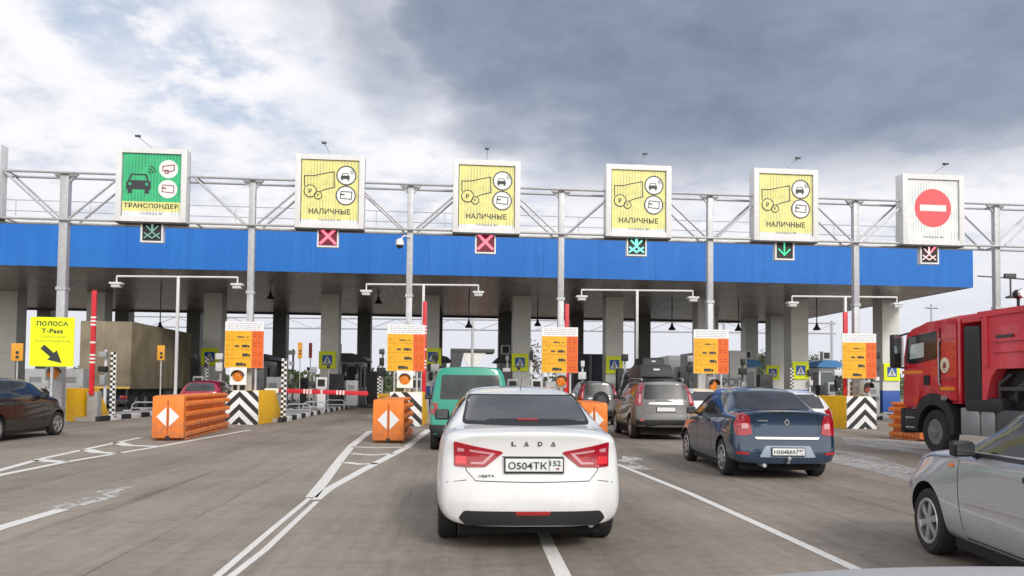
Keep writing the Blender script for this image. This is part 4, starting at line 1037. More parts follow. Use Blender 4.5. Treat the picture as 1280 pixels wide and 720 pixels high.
b = MB().use(steel); b.tube([(-.38, -.0, .25), (-.38, .4, .26)], .032, 10); b.build('exhaust_pipe', s)

# ---- grey off roader
suv = dict(L=4.6, W=1.785, R=.345, axles=(.92, 3.55), rim='six', step=.09, zm=.72,
  y=[0, .2, .6, 1.0, 1.6, 2.2, 2.7, 3.0, 3.3, 3.6, 4.0, 4.4, 4.6],
  zt=[1.655, 1.675, 1.69, 1.70, 1.71, 1.70, 1.64, 1.40, 1.16, 1.12, 1.07, .98, .88],
  wt=[.62, .63, .635, .64, .64, .64, .64, .68, .74, .74, .72, .66, .6],
  zs=[1.08, 1.09, 1.09, 1.09, 1.08, 1.07, 1.06, 1.05, 1.04, 1.02, .96, .86, .78],
  ws=[.84, .85, .86, .865, .87, .87, .868, .865, .86, .85, .83, .79, .74],
  wm=[.86, .88, .89, .892, .888, .885, .885, .888, .892, .892, .885, .86, .80],
  zb=[.38, .34, .30, .28, .27, .27, .27, .27, .27, .28, .3, .33, .36],
  rp=[(.3, .10), (.42, .02), (.55, .0), (.72, .0), (.80, .06), (1.05, .09), (1.3, .17), (1.6, .28), (1.75, .34)],
  fp=[(.2, .14), (.5, .0), (.8, .04), (1.0, .12), (1.2, .25)], rc=.12, fc=.2, rl=1.3)
suv['parts'] = [
  ('rear_window', mat('matt_tinted_glass', (.04, .04, .043), .3, spec=.3, var=.3), [('rear', rounded([(-.62, 1.16), (.62, 1.16), (.56, 1.58), (-.56, 1.58)], .04))]),
  ('windscreen', glass_dark, [('front', rounded([(-.68, 1.20), (.68, 1.20), (.60, 1.60), (-.60, 1.60)], .05))]),
  ('side_window', glass_dark, [('left', rounded([(.55, 1.16), (1.2, 1.15), (1.2, 1.60), (.8, 1.60)], .03)), ('left', rounded([(1.27, 1.15), (2.05, 1.14), (2.05, 1.61), (1.27, 1.61)], .03)), ('left', rounded([(2.13, 1.14), (3.1, 1.12), (2.75, 1.50), (2.55, 1.60), (2.13, 1.61)], .03)),
       ('right', rounded([(.55, 1.16), (1.2, 1.15), (1.2, 1.60), (.8, 1.60)], .03)), ('right', rounded([(1.27, 1.15), (2.05, 1.14), (2.05, 1.61), (1.27, 1.61)], .03)), ('right', rounded([(2.13, 1.14), (3.1, 1.12), (2.75, 1.50), (2.55, 1.60), (2.13, 1.61)], .03))]),
  ('tail_light', lens_red, [[('rear', rounded([(s_ * a, c) for a, c in ((.83, .98), (.68, 1.0), (.66, 1.3), (.60, 1.62), (.68, 1.64), (.80, 1.35), (.86, 1.1))], .03), .015), (('left' if s_ < 0 else 'right'), rounded([(.16, 1.0), (.34, 1.02), (.42, 1.3), (.48, 1.62), (.36, 1.62), (.26, 1.3)], .03), .014)] for s_ in (-1, 1)]),
  ('reverse_lens', lens_lite, [('rear', rounded([(s_ * a, c) for a, c in ((.76, 1.06), (.70, 1.06), (.68, 1.30), (.72, 1.30))], .01), .021) for s_ in (-1, 1)]),
  ('chrome_strip', mat('silver_trim', (.6, .61, .62), .25, .6), [('rear', rounded([(-.50, 1.01), (.50, 1.01), (.47, 1.07), (-.47, 1.07)], .01), .03)]),
  ('lower_bumper', dark_plastic, [('rear', rounded([(-.82, .36), (.82, .36), (.84, .58), (-.84, .58)], .04), .012)]),
  ('bumper_reflector', lens_red, [('rear', rounded([(s_ * a, c) for a, c in ((.74, .55), (.62, .55), (.62, .61), (.74, .61))], .01), .02) for s_ in (-1, 1)]),
  ('sill_trim', dark_plastic, [('left', [(1.3, .30), (3.15, .30), (3.15, .42), (1.3, .42)], .012)]),
]
suv['gaps'] = [('rear', [(-.66, 1.0), (-.62, .78), (.62, .78), (.66, 1.0)], .01), ('left', [(1.24, .35), (1.24, 1.1)], .012), ('left', [(2.09, .3), (2.09, 1.1)], .012), ('left', [(3.12, .4), (3.12, 1.08)], .012), ('rear', [(-.3, 1.12), (.2, 1.12)], .02)]
suv['mirror'] = (2.9, 1.12, .86)
gp = mat('grey_car_paint', (.13, .126, .12), .38, .1, coat=.5, dirt=.5)
p = cw(4.38, 22.3)
s, bv = build_car('off_road_car', 'grey off road car with a black roof box and tall red tail lights', 'car', p, -R(2.4), suv, gp)
offroad = s
plate_part(s, bv, 'rear', .88, 'К', 0, region='5'); 
for o_ in [o for o in bpy.data.objects if o.name.startswith('plate_lettering') and o.parent and o.parent.parent == s]: bpy.data.objects.remove(o_)
for sx in (-1, 1): b = MB().use(steel); b.tube([(sx * .60, .5, 1.69), (sx * .60, .6, 1.76), (sx * .60, 2.4, 1.77), (sx * .60, 2.55, 1.70)], .022, 6); b.build('roof_rail', s)
for y_ in (.9, 1.9): b = MB().use(dark_plastic); b.box(-.60, .60, y_, y_ + .05, 1.765, 1.79); b.build('roof_bar', s)
def roof_box(parent, x, y, z, wd, L, h, label, mm=black):
    M = parent.matrix_basis; q = Matrix.Translation(parent.location) @ Matrix.Rotation(parent.rotation_euler.z, 4, 'Z') @ Vector((x, y, z))
    s = thing('roof_box', label, 'roof box', q, parent.rotation_euler.z)
    b = MB().use(mm); b.hexa([(-wd / 2, 0, 0), (wd / 2, 0, 0), (wd / 2, L, 0), (-wd / 2, L, 0), (-wd / 2 * .9, .12, h), (wd / 2 * .9, .12, h), (wd / 2 * .9, L * .8, h), (-wd / 2 * .9, L * .8, h)], None, .07); b.build('lid', s)
    b = MB().use(dark_plastic); b.box(-wd / 2 + .02, wd / 2 - .02, .02, L - .04, -.03, .04, bev=.02); b.build('tray', s)
    b = MB().use(plate_white); b.box(-.09, .09, .035, .06, h * .52, h * .66); b.build('sticker', s)
roof_box(offroad, -.16, .55, 1.82, 1.02, 1.9, .34, 'black roof box on the grey off road car')

# ---- green van
van = dict(L=4.7, W=1.84, R=.33, axles=(.75, 3.6), rim='cap', step=.1, zm=.8,
  y=[0, .3, 1.0, 2.0, 3.0, 3.5, 3.9, 4.2, 4.5, 4.7], zt=[1.90, 1.92, 1.93, 1.93, 1.91, 1.85, 1.45, 1.15, 1.0, .85], wt=[.74, .75, .755, .755, .755, .74, .74, .76, .7, .62],
  zs=[1.12, 1.12, 1.12, 1.12, 1.12, 1.1, 1.08, 1.04, .9, .78], ws=[.88, .89, .895, .895, .895, .89, .88, .86, .8, .7], wm=[.90, .915, .92, .92, .92, .92, .915, .9, .86, .75], zb=[.34, .3, .26, .25, .25, .25, .25, .26, .3, .34],
  rp=[(.3, .06), (.42, .0), (.60, .0), (.66, .05), (1.1, .07), (1.6, .14), (1.95, .22)], fp=[(.2, .1), (.5, 0), (.8, .05), (1.0, .15)], rc=.07, fc=.15, rl=.9)
van['parts'] = [
  ('rear_window', mat('streaked_glass', (.04, .047, .05), .12, spec=.5, var=.5, vscale=2), [('rear', rounded([(-.70, 1.18), (.70, 1.18), (.65, 1.74), (-.65, 1.74)], .05))]),
  ('windscreen', glass_dark, [('front', rounded([(-.74, 1.15), (.74, 1.15), (.68, 1.80), (-.68, 1.80)], .05))]),
  ('side_window', glass_dark, [('left', rounded([(.3, 1.16), (1.5, 1.16), (1.5, 1.75), (.4, 1.75)], .05)), ('left', rounded([(1.7, 1.16), (2.7, 1.16), (2.7, 1.75), (1.7, 1.75)], .05)), ('left', rounded([(2.85, 1.16), (3.75, 1.16), (3.45, 1.75), (2.85, 1.75)], .05)),
       ('right', rounded([(.3, 1.16), (1.5, 1.16), (1.5, 1.75), (.4, 1.75)], .05)), ('right', rounded([(1.7, 1.16), (2.7, 1.16), (2.7, 1.75), (1.7, 1.75)], .05)), ('right', rounded([(2.85, 1.16), (3.75, 1.16), (3.45, 1.75), (2.85, 1.75)], .05))]),
  ('tail_light', lens_red, [[('rear', rounded([(s_ * a, c) for a, c in ((.90, .84), (.74, .84), (.74, 1.10), (.90, 1.10))], .03), .015)] for s_ in (-1, 1)]),
  ('bumper', dark_plastic, [('rear', rounded([(-.91, .36), (.91, .36), (.91, .60), (-.91, .60)], .05), .03)]),
]
van['mirror'] = (3.35, 1.12, .90)
s, bv = build_car('van', 'green van with a wide rear window ahead of the white saloon', 'van', cw(-.93, 17.9), R(1), van, mat('green_van_paint', (.004, .28, .19), .32, coat=.6, dirt=.4))
green_van = s
plate_part(s, bv, 'rear', .74, 'К', 0)
for o_ in [o for o in bpy.data.objects if o.name.startswith('plate_lettering') and o.parent and o.parent.parent == s]: bpy.data.objects.remove(o_)

# ---- hatchbacks
hatch = dict(L=3.95, W=1.70, R=.305, axles=(.62, 3.16), rim='cap', step=.08,
  y=[0, .2, .6, 1.0, 1.5, 2.0, 2.35, 2.75, 3.05, 3.3, 3.6, 3.82, 3.95], zt=[1.38, 1.41, 1.45, 1.47, 1.475, 1.46, 1.41, 1.20, 1.03, .97, .88, .78, .68],
  wt=[.55, .56, .57, .575, .575, .57, .56, .60, .68, .67, .62, .55, .46], zs=[1.0, 1.0, .99, .98, .965, .95, .94, .93, .92, .88, .76, .66, .58], ws=[.78, .80, .815, .82, .825, .825, .825, .82, .81, .79, .74, .68, .6],
  wm=[.81, .83, .845, .848, .84, .838, .84, .845, .848, .85, .83, .78, .70], zb=[.30, .26, .22, .19, .18, .18, .18, .18, .19, .2, .22, .24, .28],
  rp=[(.25, .08), (.35, .0), (.60, .0), (.66, .04), (.95, .09), (1.2, .20), (1.42, .36), (1.5, .40)], fp=[(.2, .12), (.42, .0), (.6, .03), (.8, .14), (1.0, .3)], rc=.16, fc=.34, rl=1.1, fl=.8)
hatch['parts'] = [
  ('rear_window', glass_grey, [('rear', rounded([(-.58, 1.05), (.58, 1.05), (.49, 1.37), (-.49, 1.37)], .04))]),
  ('windscreen', glass_dark, [('front', rounded([(-.66, 1.07), (.66, 1.07), (.54, 1.38), (-.54, 1.38)], .05))]),
  ('side_window', glass_dark, sides(rounded([(.50, 1.06), (1.22, 1.03), (1.22, 1.39), (.78, 1.38)], .03)) + sides(rounded([(1.30, 1.03), (2.66, .99), (2.45, 1.20), (2.18, 1.35), (1.30, 1.39)], .03))),
  ('tail_light', lens_red, [[('rear', rounded([(s_ * a, c) for a, c in ((.80, .70), (.58, .72), (.60, 1.0), (.72, 1.08), (.80, 1.0))], .03), .014), (('left' if s_ < 0 else 'right'), rounded([(.12, .72), (.25, .75), (.30, 1.0), (.16, 1.02)], .02), .012)] for s_ in (-1, 1)]),
  ('headlight', lens_clear, [[('front', rounded([(s_ * a, c) for a, c in ((.38, .60), (.74, .66), (.70, .78), (.42, .70))], .02), .01)] for s_ in (-1, 1)]),
  ('grille', black, [('front', rounded([(-.34, .30), (.34, .30), (.36, .58), (-.36, .58)], .04))]),
]
hatch['gaps'] = [('left', [(1.26, .25), (1.26, 1.0)], .01), ('left', [(2.48, .25), (2.48, .98)], .01), ('right', [(1.26, .25), (1.26, 1.0)], .01), ('right', [(2.48, .25), (2.48, .98)], .01), ('rear', [(-.6, 1.0), (-.56, .62), (.56, .62), (.6, 1.0)], .01)]
hatch['mirror'] = (2.34, .98, .81)
# black hatchback at left: nose right at px 92
nx = colx(90, 22.9); 
s, bv = build_car('hatchback', 'black hatchback cut off by the left edge of the photo', 'car', (nx.x - .80, nx.y - 4.6, 0), R(.5), dict(hatch, rim='five'), mat('black_car_paint', (.010, .010, .012), .22, .0, coat=.5, dirt=.1))
s.scale = (1.05, 1.2, 1.07)
black_hatch = s
s, bv = build_car('estate_car', 'raspberry red car half hidden by the long orange barrier', 'car', colx(249, 33.0), R(3), dict(hatch, L=3.95), mat('raspberry_paint', (.38, .008, .055), .3, .2, coat=1), 1)
s.scale = (1.06, 1.05, 1.09)
for px, D, lab, rz in ((884, 27.5, 'white car ahead in the lane between off roader and blue saloon', 0), (1003, 18.0, 'white car almost hidden beyond the dark blue saloon', -.05)):
    s, bv = build_car('hatchback', lab, 'car', colx(px, D), rz, dict(hatch), mat('white_car_paint', (.74, .745, .75), .28), 1)
s, bv = build_car('off_road_car', 'small dark off road car with a spare wheel on its tailgate', 'car', colx(750, 30.5), 0, dict(suv), mat('charcoal_paint', (.045, .047, .05), .35, .3, coat=.8), 1)
s.scale = (.90, .85, 1.0)
b = MB().use(rubber); b.lathe([(.20, -.16), (.33, -.16), (.35, -.10), (.35, .02), (.30, .06), (.1, .07)], (.05, 0, .98), 'y', 32); b.use(dark_grey); b.lathe([(.19, -.165), (.19, -.15)], (.05, 0, .98), 'y', 24); b.build('spare_wheel', s)
s, bv = build_car('minibus', 'dark minibus with a roof box in the toll lane beyond the off roader', 'van', colx(820, 36), 0, dict(van), mat('dark_van_paint', (.02, .02, .024), .35, coat=.5), 1)
s.scale = (1, 1, 1.27)
roof_box(s, 0, .4, 2.46, 1.10, 2.0, .42, 'dark roof box topmost above the grey off roader')

# ---- silver car on the right, its front half in view
silver = dict(L=4.32, W=1.68, R=.300, axles=(.70, 3.30), rim='six', step=.06,
  y=[0, .2, .6, .95, 1.3, 1.75, 2.05, 2.50, 2.78, 3.15, 3.65, 4.06, 4.32], zt=[1.1, 1.14, 1.30, 1.42, 1.46, 1.45, 1.41, 1.19, 1.04, .99, .92, .80, .66],
  wt=[.60, .62, .60, .585, .58, .575, .57, .61, .67, .68, .65, .57, .46], zs=[.98, .99, .98, .97, .96, .955, .95, .95, .95, .92, .83, .70, .58], ws=[.78, .80, .815, .82, .825, .825, .825, .82, .81, .80, .76, .69, .58],
  wm=[.80, .82, .835, .84, .835, .832, .832, .836, .84, .842, .83, .79, .69], zb=[.30, .26, .22, .2, .19, .19, .19, .19, .19, .2, .22, .24, .28],
  rp=[(.25, .1), (.4, 0), (.8, .03), (1.2, .08)], fp=[(.2, .14), (.42, .0), (.6, .03), (.8, .16), (1.0, .3)], rc=.14, fc=.42, fl=.85)
silver['parts'] = [
  ('rear_window', glass_grey, [('rear', rounded([(-.56, 1.16), (.56, 1.16), (.5, 1.36), (-.5, 1.36)], .04))]),
  ('windscreen', glass_dark, [('front', rounded([(-.64, 1.075), (.64, 1.075), (.54, 1.37), (-.54, 1.37)], .05))]),
  ('side_window', glass_dark, sides(rounded([(.85, 1.04), (1.26, 1.02), (1.26, 1.38), (1.12, 1.36)], .03)) + sides(rounded([(1.34, 1.02), (2.64, 1.0), (2.38, 1.16), (1.98, 1.36), (1.34, 1.38)], .03))),
  ('door_seal', dark_plastic, [('left', line_pts([(1.26, .985), (2.06, .98), (2.71, .975)], .03), .012)]),
  ('pillar_trim', mat('silver_trim', (.6, .61, .62), .25, .6), [('left', line_pts([(2.72, 1.015), (2.42, 1.21), (2.00, 1.40), (1.36, 1.42)], .02), .014)]),
  ('headlight', lens_clear, [[('front', rounded([(s_ * a, c) for a, c in ((.38, .62), (.74, .66), (.72, .80), (.42, .74))], .02), .01), (('left' if s_ < 0 else 'right'), rounded([(3.86, .66), (4.02, .64), (4.02, .72), (3.86, .79)], .02), .01)] for s_ in (-1, 1)]),
  ('side_indicator', lens_orange, [('left', rounded([(2.76, .845), (2.85, .84), (2.85, .87), (2.76, .875)], .01), .012), ('right', rounded([(2.76, .845), (2.85, .84), (2.85, .87), (2.76, .875)], .01), .012)]),
  ('moulding', mat('silver_trim', (.6, .61, .62), .25, .6), [('left', line_pts([(1.38, .60), (2.60, .585)], .022), .018)]),
  ('door_handle', dark_plastic, [('left', rounded([(1.44, .84), (1.64, .84), (1.64, .88), (1.44, .88)], .01), .035)]),
  ('grille', black, [('front', rounded([(-.34, .30), (.34, .30), (.36, .58), (-.36, .58)], .04))]),
]
silver['gaps'] = [('left', [(2.68, .97), (2.69, .80), (2.66, .55), (2.62, .35), (2.56, .27)], .009), ('left', [(1.31, .27), (1.31, 1.0)], .009), ('left', [(.95, .275), (2.60, .275)], .012), ('left', [(3.66, .64), (4.0, .52)], .006), ('left', [(2.71, .93), (3.3, .90), (3.62, .82)], .006)]
silver['mirror'] = (2.36, .965, .83)
sp_ = mat('silver_car_paint', (.50, .51, .54), .26, .35, coat=1, dirt=.30, var=.03)
wq = gnd(1168, 692)
# front-left wheel stands at wq
rz = -R(9.0); off = Matrix.Rotation(rz, 3, 'Z') @ Vector((-.76, 3.30, 0))
s, bv = build_car('hatchback', 'silver car at the right edge, its front wing and door in view', 'car', wq - off, rz, silver, sp_)
# ================================================================= LORRIES
def big_wheel(parent, x, y, r=.5, wd=.30, twin=False, ox=1):
    key = ('big', r, wd)
    if key not in _wc:
        b = MB().use(rubber); h = wd / 2; rr = r * .58
        b.lathe([(rr, -h * .9), (rr + .03, -h), (r - .05, -h), (r, -h * .6), (r, h * .6), (r - .05, h), (rr + .03, h), (rr, h * .9)], (0, 0, 0), 'x', 40, caps=False); t_ = b.build('tyre')
        b = MB().use(mat('dull_wheel_steel', (.22, .22, .23), .5, .4, var=.3, vscale=9)); b.lathe([(rr + .01, h * .85), (rr - .03, h * .8), (rr - .05, h * .0), (rr * .6, -h * .1), (rr * .5, h * .5), (rr * .38, h * 1.0), (.03, h * 1.05)], (0, 0, 0), 'x', 36)
        b.use(black); b.lathe([(rr - .02, -h * .5), (rr - .021, -h * .48)], (0, 0, 0), 'x', 24)
        b.use(black)
        for k in range(10):
            a = 2 * math.pi * k / 10; b.lathe([(.018, h * .2), (.018, h * .45)], (0, rr * .72 * math.cos(a), rr * .72 * math.sin(a)), 'x', 8)
            b.lathe([(.034, -h * .3), (.034, h * .12)], (0, rr * .76 * math.cos(a + .31), rr * .76 * math.sin(a + .31)), 'x', 10)
        r_ = b.build('rim'); _wc[key] = (t_.data, r_.data); bpy.data.objects.remove(t_); bpy.data.objects.remove(r_)
    e_ = bpy.data.objects.new('wheel', _wc[key][0]); C.objects.link(e_); e_.parent = parent; e_.location = (x, y, r); e_.rotation_euler = (0, 0, 0 if x > 0 else math.pi)
    q = bpy.data.objects.new('rim', _wc[key][1]); C.objects.link(q); q.parent = e_
def box_lorry(label, loc, rz, L, W, Hh, mm, cabm, z0=1.15, curtain=False, text=None, grp=None, cat='lorry'):
    s = thing('box_lorry', label, cat, loc, rz, grp); x = W / 2
    b = MB().use(mm); b.box(-x, x, 0, L, z0, Hh, bev=.03)
    if curtain:
        for k in range(int(L / .9)):
            for sx in (-1, 1): b.box(min(sx * x, sx * (x + .012)), max(sx * x, sx * (x + .012)), k * .9 + .3, k * .9 + .36, z0 + .1, Hh - .15)
        b.box(-.02, .02, -.012, 0, z0 + .1, Hh - .1); b.box(-x + .05, x - .05, -.01, 0, z0 + .9, z0 + .93)
    else:
        b.use(steel)
        for px_ in (-x + .05, -.04, .04, x - .05): b.tube([(px_, -.03, z0 + .05), (px_, -.03, Hh - .05)], .02, 6)
    b.build('cargo_box', s)
    b = MB().use(dark_grey); b.box(-.45, .45, .1, L + 1.6, .75, z0 - .01); b.box(-x + .1, x - .1, .02, .12, .5, .62); b.box(-x + .15, -x + .22, .05, .12, .5, z0); b.box(x - .22, x - .15, .05, .12, .5, z0); b.build('chassis', s)
    b = MB().use(mat('reflective_yellow', (.75, .5, .08), .4)); b.box(-x + .02, x - .02, -.02, -.013, z0 + .02, z0 + .12); b.build('reflective_strip', s)
    for sx in (-1, 1): b = MB().use(lens_red); b.box(min(sx * .75, sx * 1.1), max(sx * .75, sx * 1.1), .0, .06, .66, .82, bev=.01); b.build('tail_light', s)
    b = MB().use(cabm); b.box(-x + .05, x - .05, L + .35, L + 2.2, 1.0, min(Hh - .3, 3.1), bev=.12); b.build('cab', s)
    for y in (.9, 2.1, L + 1.3):
        for sx in (-1, 1): big_wheel(s, sx * (x - .17), y)
    if text: b = MB().use(ink_grey); put_text(b, text, .2, -.06, z0 + .75, 1.4, .55, .03); b.build('lettering', s)
    return s
tarp = mat('grey_tarpaulin', (.24, .20, .135), .7, var=.28, vscale=.8, bump=.3, bscale=3)
navy = mat('navy_box', (.02, .025, .05), .45, var=.2)
t1 = colx(131, 39.5)
box_lorry('grey lorry trailer under the canopy behind the yellow lane board', (t1.x, t1.y, 0), 0, 9.0, 2.5, 4.55, tarp, dark_grey, curtain=True)
t1 = colx(838, 58)
box_lorry('long pale grey lorry far ahead above the grey off roader', colx(852, 76), -R(3), 12.0, 2.5, 4.6, mat('pale_tarpaulin', (.36, .37, .38), .7, var=.1, vscale=.7), white_paint, curtain=True)
box_lorry('white box lorry behind the tariff board above the blue saloon', colx(911, 52.3), 0, 7.0, 2.5, 4.0, white_paint, white_paint, text='РОГ')
box_lorry('dark navy lorry in the toll lane right of the middle tariff board', colx(738, 54), 0, 6.0, 2.5, 3.75, navy, black)

# ---- red tipper lorry
redp = mat('red_lorry_paint', (.54, .014, .026), .32, .0, coat=.8, dirt=.25, var=.08)
redb = mat('tipper_red_paint', (.66, .055, .075), .42, coat=.4, var=.12, vscale=1.5, dirt=.2)
a0 = colx(1129, 20.0)
t = thing('tipper_lorry', 'red tipper lorry seen from its left side at the right edge', 'lorry', (a0.x + 1.25, a0.y, 0), -R(1.0)); X = -1.25
b = MB().use(redp)                                                   # cab from its side outline
side = [(-.02, 1.18), (.0, 1.9), (-.06, 2.3), (-.14, 2.90), (-.34, 3.03), (-1.1, 3.14), (-2.28, 3.20), (-2.28, 1.20), (-1.95, 1.20), (-1.88, 1.42), (-.78, 1.42), (-.66, 1.05), (-.05, 1.02)]
b.prism(side, lambda u, v, q: (X + q, u, v), 2.5)
es = [e_ for e_ in b.b.edges if abs(e_.verts[0].co.x - e_.verts[1].co.x) < .01]
bmesh.ops.bevel(b.b, geom=es, offset=.07, segments=3, affect='EDGES', clamp_overlap=True)
b.build('cab', t, sharp=40)
def sp(b, pts, x=X, th=.02): return b.prism(pts, lambda u, v, q: (x + .004 - q, u, v), th)
b = MB().use(redp); sp(b, rounded([(-.13, 1.08), (-.13, 2.2), (-.22, 2.88), (-1.58, 2.98), (-1.58, 1.48), (-.80, 1.46), (-.66, 1.1)], .04)); dr = b.build('door', t)
b = MB().use(glass_dark); sp(b, rounded([(-.19, 2.17), (-.26, 2.82), (-1.50, 2.90), (-1.50, 2.24), (-.60, 2.14)], .05), th=.026); w_ = b.build('window', dr)
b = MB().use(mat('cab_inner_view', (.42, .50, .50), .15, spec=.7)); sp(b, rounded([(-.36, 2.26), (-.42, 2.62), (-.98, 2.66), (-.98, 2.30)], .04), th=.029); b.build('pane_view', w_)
b = MB().use(black); sp(b, rounded([(-.98, 1.62), (-1.20, 1.62), (-1.20, 1.86), (-.98, 1.86)], .03), th=.045); b.build('handle', dr)
b = MB().use(mat('orange_stripe', (.80, .24, .02), .4)); sp(b, [(-.02, 1.90), (-.90, 1.90), (-.90, 1.98), (-.02, 1.98)], th=.03); b.build('stripe', t)
b = MB().use(mat('orange_stripe', (.80, .24, .02), .4)); sp(b, [(-1.62, 1.50), (-2.15, 1.50), (-2.15, 1.58), (-1.62, 1.58)], th=.03); b.build('stripe', t)
b = MB().use(mat('cream_emblem', (.75, .68, .50), .5)); sp(b, [(-1.80 + .16 * math.cos(a), 2.08 + .18 * math.sin(a)) for a in [k * .314 for k in range(20)]], th=.03)
b.use(mat('maroon_ink', (.30, .05, .06), .5)); sp(b, [(-1.72, 2.0), (-1.88, 2.02), (-1.84, 2.16), (-1.76, 2.14)], th=.034); sp(b, [(-1.74, 1.96), (-1.86, 1.96), (-1.86, 1.98), (-1.74, 1.98)], th=.034); b.build('emblem', t)
b = MB().use(redp)
for z in (1.75, 1.98, 2.21, 2.44, 2.67): sp(b, [(-1.62, z), (-2.14, z), (-2.14, z + .04), (-1.62, z + .04)], th=.018)
b.build('side_ribs', t)
b = MB().use(glass_dark); b.hexa([(X + .12, .0, 1.95), (-X - .12, .0, 1.95), (-X - .12, -.02, 1.95), (X + .12, -.02, 1.95), (X + .14, -.11, 2.84), (-X - .14, -.11, 2.84), (-X - .14, -.14, 2.84), (X + .14, -.14, 2.84)]); b.build('windscreen', t)
b = MB().use(dark_plastic); b.box(X - .01, -X + .01, -.05, .12, .42, 1.05, bev=.05); b.box(X - .005, X + .5, -.62, -.06, .50, 1.02, bev=.04)
b.build('bumper', t)
b = MB().use(grey_box); b.box(X - .02, X + .02, -.55, -.14, .56, .60); b.box(X - .02, X + .02, -.55, -.14, .80, .84); b.build('step', t)
b = MB().use(lens_clear); b.box(X + .15, X + .6, .10, .135, .62, .85, bev=.02); b.build('headlight', t)
b = MB().use(dark_plastic); yc = -1.32                                   # mudguard arch
n = 16; arc = [(yc + .66 * math.cos(a), .5 + .66 * math.sin(a)) for a in [math.pi * k / n for k in range(n + 1)]]; outr = [(yc + .86, .5), (yc + .86, .9), (yc + .62, 1.28), (yc + .3, 1.44), (yc - .86, 1.44), (yc - .86, .5)]
for k in range(n):
    i0, i1 = arc[k], arc[k + 1]; f = lambda p_: (yc + max(-.80, min(.80, (p_[0] - yc) * 1.32)), min(1.43, .5 + (p_[1] - .5) * 1.42))
    o0, o1 = f(i0), f(i1)
    for xx in (X - .02,): b.hexa([(xx, i0[0], i0[1]), (xx, o0[0], o0[1]), (xx, o1[0], o1[1]), (xx, i1[0], i1[1]), (xx + .5, i0[0], i0[1]), (xx + .5, o0[0], o0[1]), (xx + .5, o1[0], o1[1]), (xx + .5, i1[0], i1[1])])
b.build('mudguard', t)
b = MB().use(chrome); sp(b, [(-1.78 + .13 * math.cos(a), 1.32 + .06 * math.sin(a)) for a in [k * .4 for k in range(16)]], X - .02, .02); b.build('badge', t)
b = MB().use(dark_grey)
for k, (y, z) in enumerate(((-3.4, 1.85), (-3.9, 1.72), (-4.4, 1.82), (-4.9, 1.65))): b.tube([(X + .2, y, 1.3), (X + .12, y - .1, z - .2), (X + .2, y - .35, z)], .04, 8)
b.box(X + .1, X + .3, -5.2, -3.5, 1.5, 1.58, bev=.01); b.build('hose_rack', t)
b = MB().use(steel); b.tube([(X - .03, -1.64, 1.6), (X - .07, -1.64, 1.7), (X - .07, -1.64, 2.6), (X - .03, -1.64, 2.7)], .015, 6); b.build('grab_rail', t)
b = MB().use(dark_plastic); b.box(X - .02, X + .02, -1.62, -1.59, 1.5, 2.95); b.build('door_seal', t)
for y in (yc, -5.2, -6.55):
    for sx in (-1, 1): big_wheel(t, sx * 1.08, y, .52, .32)
b = MB().use(dark_plastic); b.hexa([(X + .02, -3.05, 1.15), (X + .5, -3.05, 1.15), (X + .5, -2.42, 1.15), (X + .02, -2.42, 1.15), (X + .02, -2.98, 2.92), (X + .5, -2.98, 2.92), (X + .5, -2.42, 2.95), (X + .02, -2.42, 2.95)], None, .08); b.box(X + .01, X + .6, -3.7, -2.45, .98, 1.35, bev=.10); b.tube([(X + .3, -3.5, 1.2), (X + .35, -3.9, 1.5), (X + .5, -4.2, 1.75)], .10, 12); b.build('air_intake', t)
b = MB().use(redb)
body = [(-2.46, 3.22), (-2.46, 1.25), (-3.1, 1.25), (-3.12, 1.9), (-3.42, 2.32), (-9.0, 2.32), (-9.0, 3.30)]
b.hexa([(X + .58, -2.50, 1.3), (-X, -2.50, 1.3), (-X, -2.44, 1.3), (X + .58, -2.44, 1.3), (X + .58, -2.50, 3.2), (-X, -2.50, 3.2), (-X, -2.44, 3.2), (X + .58, -2.44, 3.2)])
b.prism([(-3.08, 3.2), (-3.08, 1.30), (-3.22, 1.30), (-3.36, 1.75), (-3.55, 1.96), (-9.0, 1.96), (-9.0, 3.16)], lambda u, v, q: (X + .01 + q, u, v), 2.46)
b.box(X + .02, -X, -3.1, -2.38, 3.0, 3.19, bev=.03)
b.prism([(-3.0, 3.2), (-3.0, 3.08), (-9.0, 3.10), (-9.0, 3.22)], lambda u, v, q: (X - .03 + q, u, v), 2.56)
for z in (2.30, 2.52): b.prism([(-3.5, z), (-3.5, z + .07), (-9.0, z + .07), (-9.0, z)], lambda u, v, q: (X - .03 + q, u, v), .05)
for y in (-3.2, -4.9, -6.6, -8.3): b.box(X - .035, X + .02, y - .12, y, 2.0, 3.1)
b.build('tipper_body', t, sharp=30)
b = MB().use(dark_grey); sp(b, [(-3.6, 2.60), (-4.1, 2.60), (-4.1, 2.66), (-3.6, 2.66)], X - .02); b.build('latch', t)
b = MB().use(black); b.box(-.45, .45, -9, -.4, .75, 1.1); b.box(X + .25, -X - .25, -8.6, -3.3, 1.1, 1.94, bev=.03)
for k in range(6): b.tube([(X + .25, -3.6 - k * .35, 1.3 + .1 * (k % 3)), (X + .35, -3.9 - k * .35, 1.8), (X + .6, -4.3 - k * .3, 1.6)], .035 + .01 * (k % 2), 8)
b.build('chassis', t)
b = MB().use(mat('brushed_tank', (.42, .43, .45), .4, .7, var=.15)); b.box(X + .02, X + .65, -2.95, -2.30, .52, 1.12, bev=.04); b.box(X + .02, X + .65, -3.45, -3.0, .52, 1.12, bev=.04); b.build('fuel_tank', t)
b = MB().use(mat('dull_tank', (.10, .10, .11), .5, .4)); b.box(X + .02, X + .65, -4.5, -3.5, .55, 1.1, bev=.05); b.build('battery_box', t)
